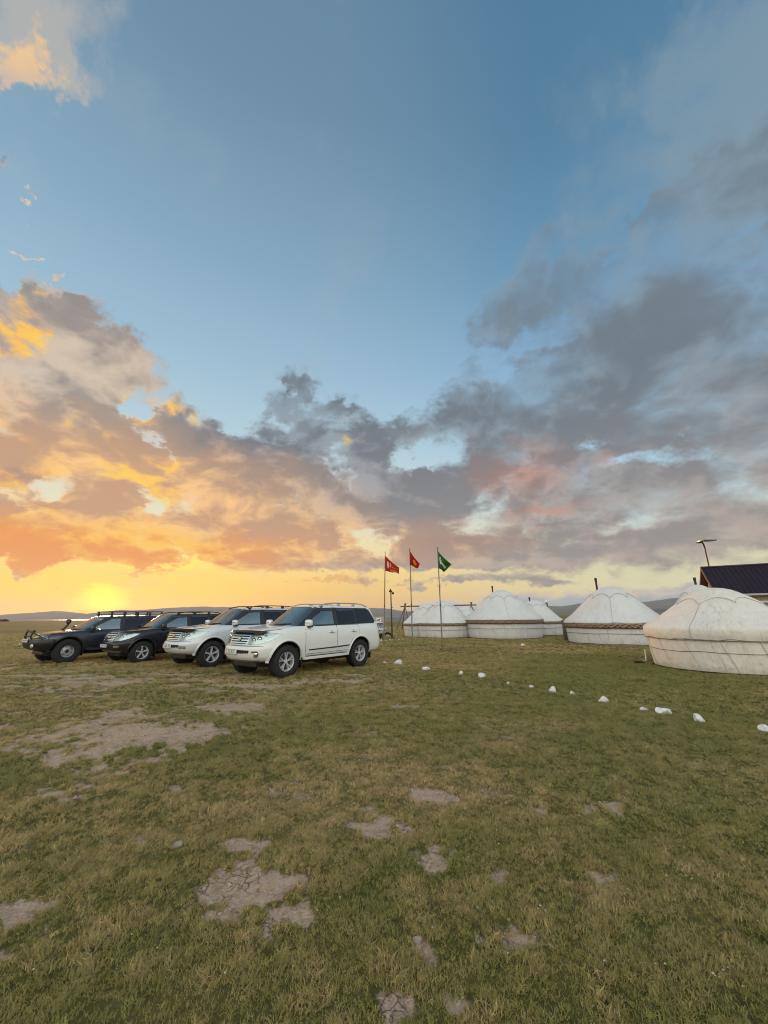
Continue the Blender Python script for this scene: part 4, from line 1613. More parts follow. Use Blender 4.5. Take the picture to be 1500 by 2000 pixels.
def lodge():
    root = empty('lodge', (18.3, 22.0, 0))
    root.rotation_euler = (0, 0, math.atan2(-.5, .87))
    tag(root, 'tan lodge with dark plum ribbed metal roof behind the nearest yurt', 'building')
    L_, Wd = 9.0, 5.0
    ze, zr = 2.62, 4.28
    ov = 0.30
    # walls (front wall y=0.30 inside the eave line)
    bm = bmesh.new()
    y0, y1 = ov, Wd - ov
    x0, x1 = .35, L_ - .35
    bm_box(bm, x0, x1, y0, y0 + .12, 0, ze - .02)
    bm_box(bm, x0, x1, y1 - .12, y1, 0, ze - .02)
    for xx in (x0, x1 - .12):
        vs = [bm.verts.new(v) for v in ((xx, y0 + .122, 0), (xx, y1 - .122, 0), (xx, y1 - .122, ze), (xx, Wd / 2, zr - .10), (xx, y0 + .122, ze))]
        f = bm.faces.new(vs)
        r = bmesh.ops.extrude_face_region(bm, geom=[f])
        for v in [g for g in r['geom'] if isinstance(g, bmesh.types.BMVert)]:
            v.co.x += .12
    finish(bm, 'wall', m_siding, root)
    # cladding boards on the long wall
    n = int((x1 - x0) / .14)
    bm = bmesh.new()
    for k in range(n):
        xa = x0 + k * .14
        bm_box(bm, xa + .006, xa + .134, y0 - .018, y0 - .002, .02, ze - .06)
    for k in range(int((y1 - y0) / .14)):
        ya = y0 + k * .14
        bm_box(bm, x0 - .018, x0 - .002, ya + .006, ya + .134, .02, ze - .08 + min(ya + .07 - y0, y1 - ya - .07) * .66)
    o = finish(bm, 'cladding_boards', m_siding, root)
    o['kind'] = 'stuff'
    # roof sheets with ribs, each a part
    sl = math.hypot(Wd / 2 + .12, zr - ze)
    for side in (0, 1):
        ns = 8
        for k in range(ns):
            xa, xb = k * L_ / ns, (k + 1) * L_ / ns
            bm = bmesh.new()
            prof = []
            nrib = 5
            wdt = (xb - xa) / nrib
            for q_ in range(nrib):
                s0 = xa + q_ * wdt
                prof += [(s0, 0), (s0 + wdt * .62, 0), (s0 + wdt * .70, .035), (s0 + wdt * .90, .035), (s0 + wdt * .985, 0)]
            prof[-1] = (xb + .02 if k < ns - 1 else xb, 0)
            ye, yr = (-.12, Wd / 2) if side == 0 else (Wd + .12, Wd / 2)
            zoff = .004 * (k % 2)
            for th_ in (0, -.02):
                pass
            row = [[bm.verts.new((x, ye, ze - .06 + h + zoff)), bm.verts.new((x, yr, zr + h + zoff))] for x, h in prof]
            for a_, b_ in zip(row, row[1:]):
                bm.faces.new((a_[0], b_[0], b_[1], a_[1]))
            r = bmesh.ops.solidify(bm, geom=bm.faces[:], thickness=.012)
            finish(bm, 'roof_sheet', m_roof, root)
    bm = bmesh.new()
    bm_tube(bm, [(-.02, Wd / 2, zr + .03), (L_ + .02, Wd / 2, zr + .03)], .055, 8)
    finish(bm, 'ridge_cap', m_roof, root)
    # gutter board and barge boards
    bm = bmesh.new()
    bm_box(bm, -.01, L_ + .01, -.16, -.125, ze - .15, ze - .05)
    finish(bm, 'gutter', simple('pale_gutter', (0.42, 0.41, 0.40), .5), root)
    bm = bmesh.new()
    bm_box(bm, .0, L_, -.12, y0 - .02, ze - .12, ze - .095)
    finish(bm, 'soffit', m_brown, root)
    for side in (0, 1):
        bm = bmesh.new()
        ye = -.14 if side == 0 else Wd + .14
        for v in (0,):
            a_ = [(-.03, ye, ze - .27), (-.03, Wd / 2, zr - .16), (-.03, Wd / 2, zr + .02), (-.03, ye, ze - .07)]
            vs = [bm.verts.new(p) for p in a_]
            f = bm.faces.new(vs)
            r = bmesh.ops.extrude_face_region(bm, geom=[f])
            for w_ in [g for g in r['geom'] if isinstance(g, bmesh.types.BMVert)]:
                w_.co.x += .025
        finish(bm, 'barge_board', m_brown, root)
    # underside of the gable overhang
    bm = bmesh.new()
    for side in (0, 1):
        ye = 0.0 if side == 0 else Wd
        vs = [bm.verts.new(p) for p in ((-.004, ye, ze - .06), (.34, ye, ze - .06), (.34, Wd / 2, zr - .06), (-.004, Wd / 2, zr - .06))]
        bm.faces.new(vs)
    finish(bm, 'gable_soffit', m_brown, root)
    # windows
    for xa in (1.15, 3.6, 6.0):
        w0 = link('window', mesh_from('window', [(xa, y0 - .03, 1.0), (xa + 1.5, y0 - .03, 1.0), (xa + 1.5, y0 - .03, 2.1), (xa, y0 - .03, 2.1)], [(0, 1, 2, 3)]), m_glassdark, root)
        bm = bmesh.new()
        for a_ in ((xa - .07, xa + 1.57, .93, 1.0), (xa - .07, xa + 1.57, 2.1, 2.19), (xa - .07, xa, 1.0, 2.1), (xa + 1.5, xa + 1.57, 1.0, 2.1), (xa + .72, xa + .78, 1.0, 2.1)):
            bm_box(bm, a_[0], a_[1], y0 - .07, y0 - .022, a_[2], a_[3])
        finish(bm, 'window_frame', m_whiteframe, w0)
    # flue beside the eave
    bm = bmesh.new()
    p = at_depth(1442.6, 1152, 21.0)
    q_ = root.matrix_basis.inverted() @ p
    bm_tube(bm, [(q_.x, -.28, 0.0), (q_.x, -.28, q_.z)], .075, 12)
    bm_tube(bm, [(q_.x, -.28, q_.z - .03), (q_.x, -.28, q_.z + .02)], .095, 12)
    finish(bm, 'flue', m_pipe, root)
    return root


lodge()

# ------------------------------------------------------------------ lamps and small camp things
m_black = simple('black_metal', (0.02, 0.02, 0.02), .5, .3)
m_purple = simple('dark_red_metal', (0.085, 0.03, 0.035), .5, .3)
m_panel = simple('solar_panel', (0.05, 0.065, 0.09), .25, coat=.4)
m_wood = simple('grey_pole_wood', (0.13, 0.10, 0.07), .85, vary=.3, bump=.4)
m_wood_dark = simple('dark_pole_wood', (0.055, 0.045, 0.032), .85, vary=.3, bump=.4)


def solar_lamp():
    p = at_depth(1373.5, 1060, 26.0)
    root = empty('solar_lamp', (p.x, p.y, zat(p.x, p.y)))
    tag(root, 'tall solar street lamp with a flat panel standing above the dark lodge roof', 'lamp')
    h = p.z - root.location.z
    bm = bmesh.new()
    bm_tube(bm, [(.03, 0, 0), (0.03, 0, h - .30)], .05, 10, radii=[.06, .04])
    finish(bm, 'pole', m_purple, root)
    bm = bmesh.new()
    bm_tube(bm, [(.03, 0, h - .34), (.0, 0, h - .12), (-.05, 0, h)], .045, 8)
    bm_tube(bm, [(-.05, 0, h), (-.05, 0, h + .05)], .03, 8)
    finish(bm, 'bracket', m_black, root)
    bm = bmesh.new()
    bm_box(bm, -.44, .42, -.30, .30, h + .05, h + .13, Matrix.Rotation(R(3), 4, 'X'), .01)
    finish(bm, 'panel', m_panel, root)
    bm = bmesh.new()
    bm_box(bm, -.40, -.12, -.12, .12, h - .02, h + .045, None, .01)
    finish(bm, 'lamp_head', m_black, root)


solar_lamp()


def camp_lamp():
    p = at_depth(763.2, 1151, 29.5)
    g = at_depth(766, 1247.8, 29.5)
    root = empty('camp_lamp', (g.x, g.y, zat(g.x, g.y)))
    tag(root, 'thin dark lamp post between the left and middle flagpoles', 'lamp')
    h = p.z - root.location.z
    dx = p.x - g.x
    bm = bmesh.new()
    bm_tube(bm, [(0, 0, -.05), (dx, 0, h - .15)], .05, 8, radii=[.06, .038])
    finish(bm, 'post', m_wood_dark, root)
    bm = bmesh.new()
    bm_lathe(bm, [(.02, h + .04), (.05, h - .02), (.13, h - .16), (.15, h - .2), (.02, h - .2)], n=12, mat=Matrix.Translation((dx - .02, 0, 0)))
    finish(bm, 'lamp_shade', m_black, root)
    bm = bmesh.new()
    bm_box(bm, dx + .06, dx + .24, -.08, .08, h - .36, h - .22, Matrix.Rotation(0, 4, 'Y'), .01)
    bm_tube(bm, [(dx, 0, h - .16), (dx + .12, 0, h - .22)], .015, 6)
    finish(bm, 'floodlight', m_black, root)
    bm = bmesh.new()
    bm_tube(bm, [(dx * .7 + .02, 0, h * .62), (dx * .7 + .13, 0, h * .62 + .03)], .02, 6)
    finish(bm, 'bracket', m_black, root)


camp_lamp()


def rear_lamp():
    p = at_depth(1067, 1175, 35.0)
    root = empty('camp_lamp', (p.x, p.y, zat(p.x, p.y)))
    tag(root, 'small lamp with a round white globe behind the right shoulder of the rear yurt', 'lamp')
    h = p.z - root.location.z
    bm = bmesh.new()
    bm_tube(bm, [(.08, 0, 0), (.04, 0, h - .1)], .05, 8)
    finish(bm, 'post', m_black, root)
    bm = bmesh.new()
    bmesh.ops.create_uvsphere(bm, u_segments=14, v_segments=8, radius=.13, matrix=Matrix.Translation((0, 0, h)))
    finish(bm, 'globe', m_whiteframe, root)
    bm = bmesh.new()
    bm_lathe(bm, [(.06, h - .2), (.10, h - .12), (.05, h - .09)], n=12)
    finish(bm, 'socket', m_black, root)


rear_lamp()


def swing_frame():
    Y = 48.5
    A = at_depth(791, 1184.5, Y)
    B = at_depth(920.5, 1181.5, Y)
    c = (A + B) / 2
    root = empty('swing_frame', (c.x, c.y, 0))
    tag(root, 'tall log swing frame with crossed legs and one long beam behind the left tents', 'swing')
    bm = bmesh.new()
    d_ = (B - A).normalized()
    a = A - d_ * .55 - c
    b_ = B + d_ * .6 - c
    bm_tube(bm, [(a.x, a.y, A.z), (b_.x, b_.y, B.z)], .075, 8)
    finish(bm, 'beam', m_wood, root)
    for Q, off in ((A, 1), (B, -1)):
        q_ = Q - c
        zt = Q.z + .35
        for dx, dy in ((-1.15, -1.6), (-.35, 1.7), (.55, -1.2)):
            zb = zat(Q.x + dx, Q.y + dy)
            bm = bmesh.new()
            bm_tube(bm, [(q_.x + dx, q_.y + dy, zb - .05), (q_.x - dx * .12, q_.y - dy * .12, zt)], .06, 8, radii=[.075, .05])
            finish(bm, 'leg', m_wood, root)
    for k in (.28, .42, .60, .74):
        p = A.lerp(B, k) - c
        bm = bmesh.new()
        bm_tube(bm, [(p.x, p.y, A.z - .05), (p.x, p.y, .75)], .012, 5)
        finish(bm, 'swing_rope', m_rope, root)
    for k0, k1 in ((.28, .42), (.60, .74)):
        p, q_ = A.lerp(B, k0) - c, A.lerp(B, k1) - c
        bm = bmesh.new()
        bm_box(bm, p.x - .05, q_.x + .05, p.y - .12, p.y + .12, .72, .755)
        finish(bm, 'swing_seat', m_wood, root)


swing_frame()


def camp_sign():
    Y = 30.5
    a = at_depth(731, 1205.4, Y)
    b_ = at_depth(750, 1218, Y)
    c = (a + b_) / 2
    root = empty('camp_sign', (c.x, c.y, zat(c.x, c.y)))
    tag(root, 'pinkish board sign with a white square and dark animal emblem behind the nearest white car', 'sign')
    z0 = root.location.z
    w = (b_.x - a.x)
    bm = bmesh.new()
    bm_box(bm, -w / 2, w / 2, -.02, .02, b_.z - z0, a.z - z0, None, .006)
    finish(bm, 'board', simple('faded_pink_board', (0.50, 0.37, 0.30), .7, vary=.15), root)
    hz = (a.z - b_.z)
    bm = bmesh.new()
    bm_box(bm, -w * .28, w * .18, -.026, -.022, b_.z - z0 + hz * .12, b_.z - z0 + hz * .88)
    finish(bm, 'panel', m_whiteframe, root)
    # dark running animal: body, neck, legs as one flat shape on the panel
    bm = bmesh.new()
    s_ = hz * .72
    shp = [(-.38, -.22), (-.30, .05), (-.12, .22), (.10, .20), (.22, .34), (.40, .30), (.36, .20), (.24, .16), (.20, .02), (.22, -.30), (.15, -.30), (.10, -.02), (-.06, -.02), (-.16, -.30), (-.24, -.28), (-.20, .0), (-.30, -.24)]
    f = bm.faces.new([bm.verts.new((-w * .05 + x * s_, -.030, b_.z - z0 + hz * .5 + y * s_)) for x, y in shp])
    bmesh.ops.triangulate(bm, faces=[f])
    finish(bm, 'emblem', simple('dark_blue_print', (0.045, 0.055, 0.10), .6), root, normals=False)
    for xx in (-w / 2 + .05, w / 2 - .05):
        bm = bmesh.new()
        bm_tube(bm, [(xx, .045, -.05), (xx, .045, a.z - z0)], .022, 8)
        finish(bm, 'post', m_wood, root)


camp_sign()

m_rubber = simple('tyre_rubber', (0.022, 0.022, 0.024), .75, spec=.3, vary=.3, bump=.3, bscale=60)


def half_tyre():
    p = ground_at(757.2, 1245.6)
    root = empty('old_tyre', (p.x, p.y, zat(p.x, p.y)))
    tag(root, 'old tyre half buried upright in the grass beside the lamp post', 'tyre')
    bm = bmesh.new()
    n = 22
    rings = []
    for k in range(n + 1):
        a = PI * k / n
        ring = []
        for q_ in range(8):
            b_ = 2 * PI * q_ / 8
            r = .36 + .075 * math.cos(b_)
            ring.append(bm.verts.new((r * math.cos(a), .10 * math.sin(b_), r * math.sin(a) - .03)))
        rings.append(ring)
    for a_, b_ in zip(rings, rings[1:]):
        for q_ in range(8):
            bm.faces.new((a_[q_], a_[(q_ + 1) % 8], b_[(q_ + 1) % 8], b_[q_]))
    finish(bm, 'tread_arch', m_rubber, root, deg=50)


half_tyre()


def tent_post():
    p = at_depth(1100.8, 1212, 25.5)
    root = empty('wooden_post', (p.x, p.y, zat(p.x, p.y)))
    tag(root, 'short brown wooden post between the large and the pipe-topped banded yurts', 'post')
    h = p.z - root.location.z
    bm = bmesh.new()
    bm_box(bm, -.10, .10, -.08, .08, -.05, h, None, .01)
    finish(bm, 'post_body', m_wood, root)
    bm = bmesh.new()
    bm_box(bm, -.12, .12, -.10, .10, h + .002, h + .04, None, .008)
    finish(bm, 'cap', m_wood, root)


tent_post()


def tent_stake():
    p = ground_at(1261.5, 1290)
    root = empty('tent_stake', (p.x, p.y, zat(p.x, p.y)))
    tag(root, 'pale steel pipe leaning against the left edge of the nearest cream yurt', 'stake')
    bm = bmesh.new()
    bm_tube(bm, [(0, 0, -.05), (.03, .0, .40)], .018, 8)
    finish(bm, 'pipe', m_whiteframe, root)
    bm = bmesh.new()
    bm_tube(bm, [(0, 0, .01), (-.09, -.02, .012), (-.12, -.02, .05)], .014, 8)
    finish(bm, 'foot_hook', m_whiteframe, root)
    p = ground_at(1249, 1296)
    bm = bmesh.new()
    pts = []
    for k in range(40):
        a = k * .62
        r = .10 + .03 * math.sin(k * 1.7)
        pts.append((r * 1.4 * math.cos(a), r * math.sin(a), .02 + .0012 * k + .01 * math.sin(k)))
    bm_tube(bm, pts, .012, 6)
    o = finish(bm, 'rope_coil', m_black, None, deg=50)
    o.location = (p.x, p.y, zat(p.x, p.y))
    tag(o, 'black coil of rope in the grass left of the nearest cream yurt', 'rope')


tent_stake()

# far dark red hut on the plain at the left edge
p = at_depth(1, 1212, 330)
bm = bmesh.new()
root = empty('far_hut', (p.x, p.y, 0))
tag(root, 'tiny dark red hut on the horizon at the far left edge', 'hut')
bm_box(bm, -4, 4, -3, 3, -3, 1.15)
finish(bm, 'wall', simple('dull_red', (0.16, 0.045, 0.03), .8), root)
bm = bmesh.new()
vs = [bm.verts.new(v) for v in ((-4.3, -3.3, 1.15), (4.3, -3.3, 1.15), (4.3, 3.3, 1.15), (-4.3, 3.3, 1.15), (-4.3, 0, 2.0), (4.3, 0, 2.0))]
for f in ((0, 1, 5, 4), (2, 3, 4, 5), (0, 4, 3), (1, 2, 5), (3, 2, 1, 0)):
    bm.faces.new([vs[i] for i in f])
finish(bm, 'roof', simple('rusty_roof', (0.12, 0.05, 0.035), .7), root)

# ------------------------------------------------------------------ stones
m_stone, nt, b = material('whitewashed_stone')
t = m_stone.node_tree
tc = t.nodes.new('ShaderNodeTexCoord').outputs['Object']
nn = nt.noise(tc, 9.0, 6, .65)
nt.put(b.inputs['Base Color'], nt.mix(nt.lin(nn, .35, .7), (0.76, 0.76, 0.76), (0.44, 0.41, 0.36)))
b.inputs['Roughness'].default_value = .9
bp = t.nodes.new('ShaderNodeBump')
bp.inputs['Strength'].default_value = .6
bp.inputs['Distance'].default_value = .01
nt.put(bp.inputs['Height'], nt.noise(tc, 30.0, 5, .6))
nt.put(b.inputs['Normal'], bp.outputs[0])
m_stone_grey = simple('bare_limestone', (0.30, 0.26, 0.22), .9, vary=.2, bump=.5)


def stone(px, py, wpx, hpx, seed, label, group, mat=None, name='stone'):
    g = ground_at(px, py)
    d_ = (g - Vector((0, 0, CAM_H))).length
    w = wpx * d_ / 760.0
    h = hpx * d_ / 760.0
    bm = bmesh.new()
    bmesh.ops.create_icosphere(bm, subdivisions=3, radius=1.0)
    rs = random.Random(seed)
    cuts = []
    for k in range(14):
        n_ = Vector((rs.gauss(0, 1), rs.gauss(0, 1), rs.gauss(0, .8))).normalized()
        cuts.append((n_, rs.uniform(.5, .85)))
    lean = rs.uniform(-.3, .3)
    from mathutils import noise as mn
    for v in bm.verts:
        for n_, dd in cuts:
            e = v.co.dot(n_) - dd
            if e > 0:
                v.co -= n_ * e * 1.0
        v.co *= 1 + .10 * mn.noise(v.co * 1.8 + Vector((seed, 0, 0))) + .04 * mn.noise(v.co * 6 + Vector((seed, 0, 0)))
        z = max(v.co.z, -.35)
        v.co = Vector((v.co.x * w / 2 * 1.02 + z * lean * h * .5, v.co.y * w * .38, (z + .13) * h * .84))
    o = finish(bm, name, mat or m_stone, None, deg=22)
    o.location = (g.x, g.y, zat(g.x, g.y))
    o.rotation_euler = (0, 0, rs.uniform(-.5, .5))
    tag(o, label, 'stone', group)
    return o


ROW = [(752, 1296, 8, 6), (776.5, 1298.5, 17, 11), (832.5, 1308.5, 16, 9), (900, 1317.5, 11, 7), (941, 1323.5, 18, 9), (992, 1335, 8, 5), (1037.5, 1342.5, 10, 6),
       (1079.5, 1350, 15, 12), (1118, 1357, 12, 6), (1178, 1371, 18, 9), (1256.5, 1388, 12, 7), (1296, 1394, 23, 12), (1365.5, 1408, 21, 11), (1496, 1427, 20, 8)]
RL = ['tiny white stone at the left end of the row, just behind the nearest white car', 'large peaked white stone near the left end of the row',
      'flat white stone right of the first large one', 'small white stone, fourth from the left in the row', 'broad white stone left of the middle of the row',
      'smallest white stone, in the gap left of the row middle', 'low small white stone left of the tall rounded one', 'tall rounded white stone in the middle of the row',
      'small flat white stone just right of the tall rounded one', 'white stone below the left edge of the nearest cream yurt', 'small white stone just left of the widest stone of the row',
      'widest white stone, in front of the nearest cream yurt', 'white stone second from the right end of the row', 'flat white stone at the right edge of the photo']
for i, (px, py, w_, h_) in enumerate(ROW):
    stone(px, py, w_, h_, 20 + i, RL[i], 'whitewashed stones marking the edge of the parking')
stone(656, 1290.5, 11, 7, 60, 'white stone seen under the nearest white car, between its wheels', 'whitewashed stones around the cars')
stone(713, 1294.5, 9, 9, 61, 'white stone against the rear tyre of the nearest white car', 'whitewashed stones around the cars')
stone(1022, 1262, 9, 4.5, 62, 'lone flat white stone in front of the large banded yurt', 'whitewashed stones near the tents')
RING = [(753, 1251.4, 6, 2.2), (761.7, 1250.6, 4, 3), (766.5, 1250.4, 3, 2), (758.3, 1244.5, 3.4, 2.6), (764.2, 1243.6, 2.2, 2.2), (773.5, 1243.3, 3.4, 2.6), (781, 1243, 3.2, 2), (779.6, 1249.8, 3.6, 2.8), (786.3, 1249.3, 4.6, 2.6), (744.5, 1252.5, 4, 5.5)]
RINGL = ['flat white stone in front of the old tyre, leftmost of the front three', 'white stone in front of the old tyre, just left of the lamp post', 'tiny white stone at the foot of the lamp post',
         'white stone framed inside the half buried tyre', 'tiny white stone touching the right side of the old tyre', 'white stone right of the lamp post, left of the far pair', 'far small white stone nearest the leftmost yurt',
         'white stone right of the lamp post, left of the near pair', 'broad white stone of the near pair in front of the leftmost yurt', 'upright white stone beside the nose of the distant white car']
for i, (px, py, w_, h_) in enumerate(RING):
    stone(px, py, w_, h_, 80 + i, RINGL[i], 'small white stones round the old tyre')
stone(815, 1838, 14, 8, 95, 'pale grey stone lying on a bare patch in the foreground', None, m_stone_grey)
o = stone(348, 1652, 17, 5, 96, 'pale flat stone lying alone in the grass of the left foreground', None, m_stone_grey)
o.rotation_euler = (0, 0, .5)


# tiny white clover heads and daisies in the turf
def build_flowers():
    vs, fs = [], []
    sp = [(1330, 1480, 260, 90, 260), (1420, 1560, 120, 90, 90), (1400, 1650, 160, 120, 60), (1340, 1380, 300, 40, 140), (1380, 1500, 60, 20, 50), (1000, 1640, 200, 60, 22), (950, 1680, 80, 40, 8),
          (1430, 1920, 40, 30, 7), (560, 1330, 90, 10, 20), (1100, 1600, 300, 300, 60), (500, 1700, 400, 250, 22)]
    rs = random.Random(5)
    for px, py, sx, sy, n in sp:
        for k in range(n):
            x, y = rs.gauss(px, sx * .5), rs.gauss(py, sy * .5)
            if y < 1300:
                continue
            g = ground_at(x, y)
            if any(math.hypot(g.x - c[0], g.y - c[1]) < c[2] for c in YURT_FOOT):
                continue
            z = zat(g.x, g.y) + rs.uniform(.015, .04)
            r = rs.uniform(.003, .0065)
            i0 = len(vs)
            for q_ in range(5):
                a = q_ * 2 * PI / 5
                vs.append((g.x + r * math.cos(a), g.y + r * math.sin(a), z))
            vs.append((g.x, g.y, z + r * .8))
            for q_ in range(5):
                fs.append((i0 + q_, i0 + (q_ + 1) % 5, i0 + 5))
    me = mesh_from('wildflowers', vs, fs)
    o = link('wildflowers', me, simple('petal_white', (0.46, 0.46, 0.36), .8))
    tag(o, 'scattered tiny white clover heads in the grass', 'flowers', kind='stuff')


build_flowers()

# ------------------------------------------------------------------ cars
def paint(name, col, rough=.28, dust=.25, metal=0.0):
    m_, nt, b = material(name)
    t = m_.node_tree
    tc = t.nodes.new('ShaderNodeTexCoord').outputs['Object']
    s = t.nodes.new('ShaderNodeSeparateXYZ')
    t.links.new(tc, s.inputs[0])
    n = nt.noise(tc, 2.5, 6, .65)
    n2 = nt.noise(nt.vm('MULTIPLY', tc, (1, 1, 2)), 14.0, 4, .6)
    low = nt.sstep(nt.m('MULTIPLY_ADD', nt.sub(n, .5), .6, s.outputs[2]), .35, .95, 1.0, .12)
    d_ = nt.m('MULTIPLY', nt.mul(low, nt.lin(n2, .3, .75, .55, 1.0)), dust, clamp=True)
    nt.put(b.inputs['Base Color'], nt.mix(d_, col, (0.33, 0.27, 0.20)))
    nt.put(b.inputs['Roughness'], nt.lin(d_, 0, .5, rough, .7))
    b.inputs['Metallic'].default_value = metal
    b.inputs['Coat Weight'].default_value = .9 if col[0] > .3 else .35
    b.inputs['Specular IOR Level'].default_value = .5 if col[0] > .3 else .3
    nt.put(b.inputs['Coat Roughness'], nt.lin(d_, 0, .4, .03, .35))
    return m_


m_paint_white = paint('white_paint', (0.78, 0.78, 0.765), .3, .28)
m_paint_silver = paint('pale_silver_paint', (0.66, 0.68, 0.70), .3, .22, .15)
m_paint_black = paint('black_paint', (0.008, 0.008, 0.014), .25, .05)
m_paint_blue = paint('dark_grey_blue_paint', (0.020, 0.024, 0.040), .28, .08, .2)
m_trim = simple('black_trim', (0.018, 0.018, 0.019), .45, vary=.2)
m_cavity = simple('wheel_well_black', (0.012, 0.011, 0.010), .9)
m_chrome = simple('chrome', (0.72, 0.72, 0.72), .12, 1.0)
m_alloy = simple('alloy_wheel', (0.66, 0.67, 0.69), .30, .35, vary=.12)
m_steel = simple('steel_wheel', (0.40, 0.41, 0.41), .45, .6, vary=.2)
m_brake = simple('brake_disc', (0.10, 0.095, 0.09), .5, .7)
m_tint = simple('tinted_glass', (0.008, 0.008, 0.014), .06, coat=.0, spec=.4)
m_deflector = simple('smoked_plastic', (0.030, 0.018, 0.018), .15, coat=.8)
m_red = simple('tail_lamp_red', (0.40, 0.010, 0.012), .15, coat=.8)
m_plate = simple('plate_white', (0.70, 0.70, 0.68), .45)
m_plate_pink = simple('plate_pink', (0.72, 0.42, 0.42), .45)
m_ink = simple('plate_ink', (0.03, 0.03, 0.035), .6)
m_reflector = simple('lamp_reflector', (0.60, 0.64, 0.64), .18, .85)
m_lampbowl = simple('lamp_dark_bezel', (0.13, 0.15, 0.15), .3, .4)
m_amber = simple('amber_lens', (0.55, 0.28, 0.07), .2)

m_glass, nt, b = material('clear_glass')
b.inputs['Base Color'].default_value = (0.62, 0.70, 0.68, 1)
b.inputs['Roughness'].default_value = 0.03
b.inputs['Transmission Weight'].default_value = 1.0
b.inputs['IOR'].default_value = 1.45
b.inputs['Alpha'].default_value = 1.0
m_glass_thin = bpy.data.materials.new('window_glass_clear')
m_glass_thin.use_nodes = True
t = m_glass_thin.node_tree
t.nodes.clear()
nt = NT(t)
fr = t.nodes.new('ShaderNodeFresnel')
fr.inputs['IOR'].default_value = 1.6
gl = t.nodes.new('ShaderNodeBsdfGlossy')
gl.inputs['Roughness'].default_value = .03
gl.inputs['Color'].default_value = (.92, .95, .95, 1)
tr = t.nodes.new('ShaderNodeBsdfTransparent')
tr.inputs['Color'].default_value = (.40, .48, .46, 1)
mx = t.nodes.new('ShaderNodeMixShader')
nt.put(mx.inputs[0], nt.lin(fr.outputs[0], 0, 1, .22, 1.0))
t.links.new(tr.outputs[0], mx.inputs[1])
t.links.new(gl.outputs[0], mx.inputs[2])
o_ = t.nodes.new('ShaderNodeOutputMaterial')
t.links.new(mx.outputs[0], o_.inputs[0])
m_lens = bpy.data.materials.new('lamp_lens')
m_lens.use_nodes = True
t = m_lens.node_tree
t.nodes.clear()
nt = NT(t)
fr = t.nodes.new('ShaderNodeFresnel')
fr.inputs['IOR'].default_value = 1.5
gl = t.nodes.new('ShaderNodeBsdfGlossy')
gl.inputs['Roughness'].default_value = .05
tr = t.nodes.new('ShaderNodeBsdfTransparent')
tr.inputs['Color'].default_value = (.90, .94, .91, 1)
mx = t.nodes.new('ShaderNodeMixShader')
nt.put(mx.inputs[0], nt.lin(fr.outputs[0], 0, 1, .05, .9))
t.links.new(tr.outputs[0], mx.inputs[1])
t.links.new(gl.outputs[0], mx.inputs[2])
o_ = t.nodes.new('ShaderNodeOutputMaterial')
t.links.new(mx.outputs[0], o_.inputs[0])
m_seat = simple('grey_seat', (0.16, 0.14, 0.125), .8)
m_dash = simple('dashboard', (0.035, 0.033, 0.032), .7)

# body shape; x forward from the front axle, y to the left, z up
XR_AX = -2.85


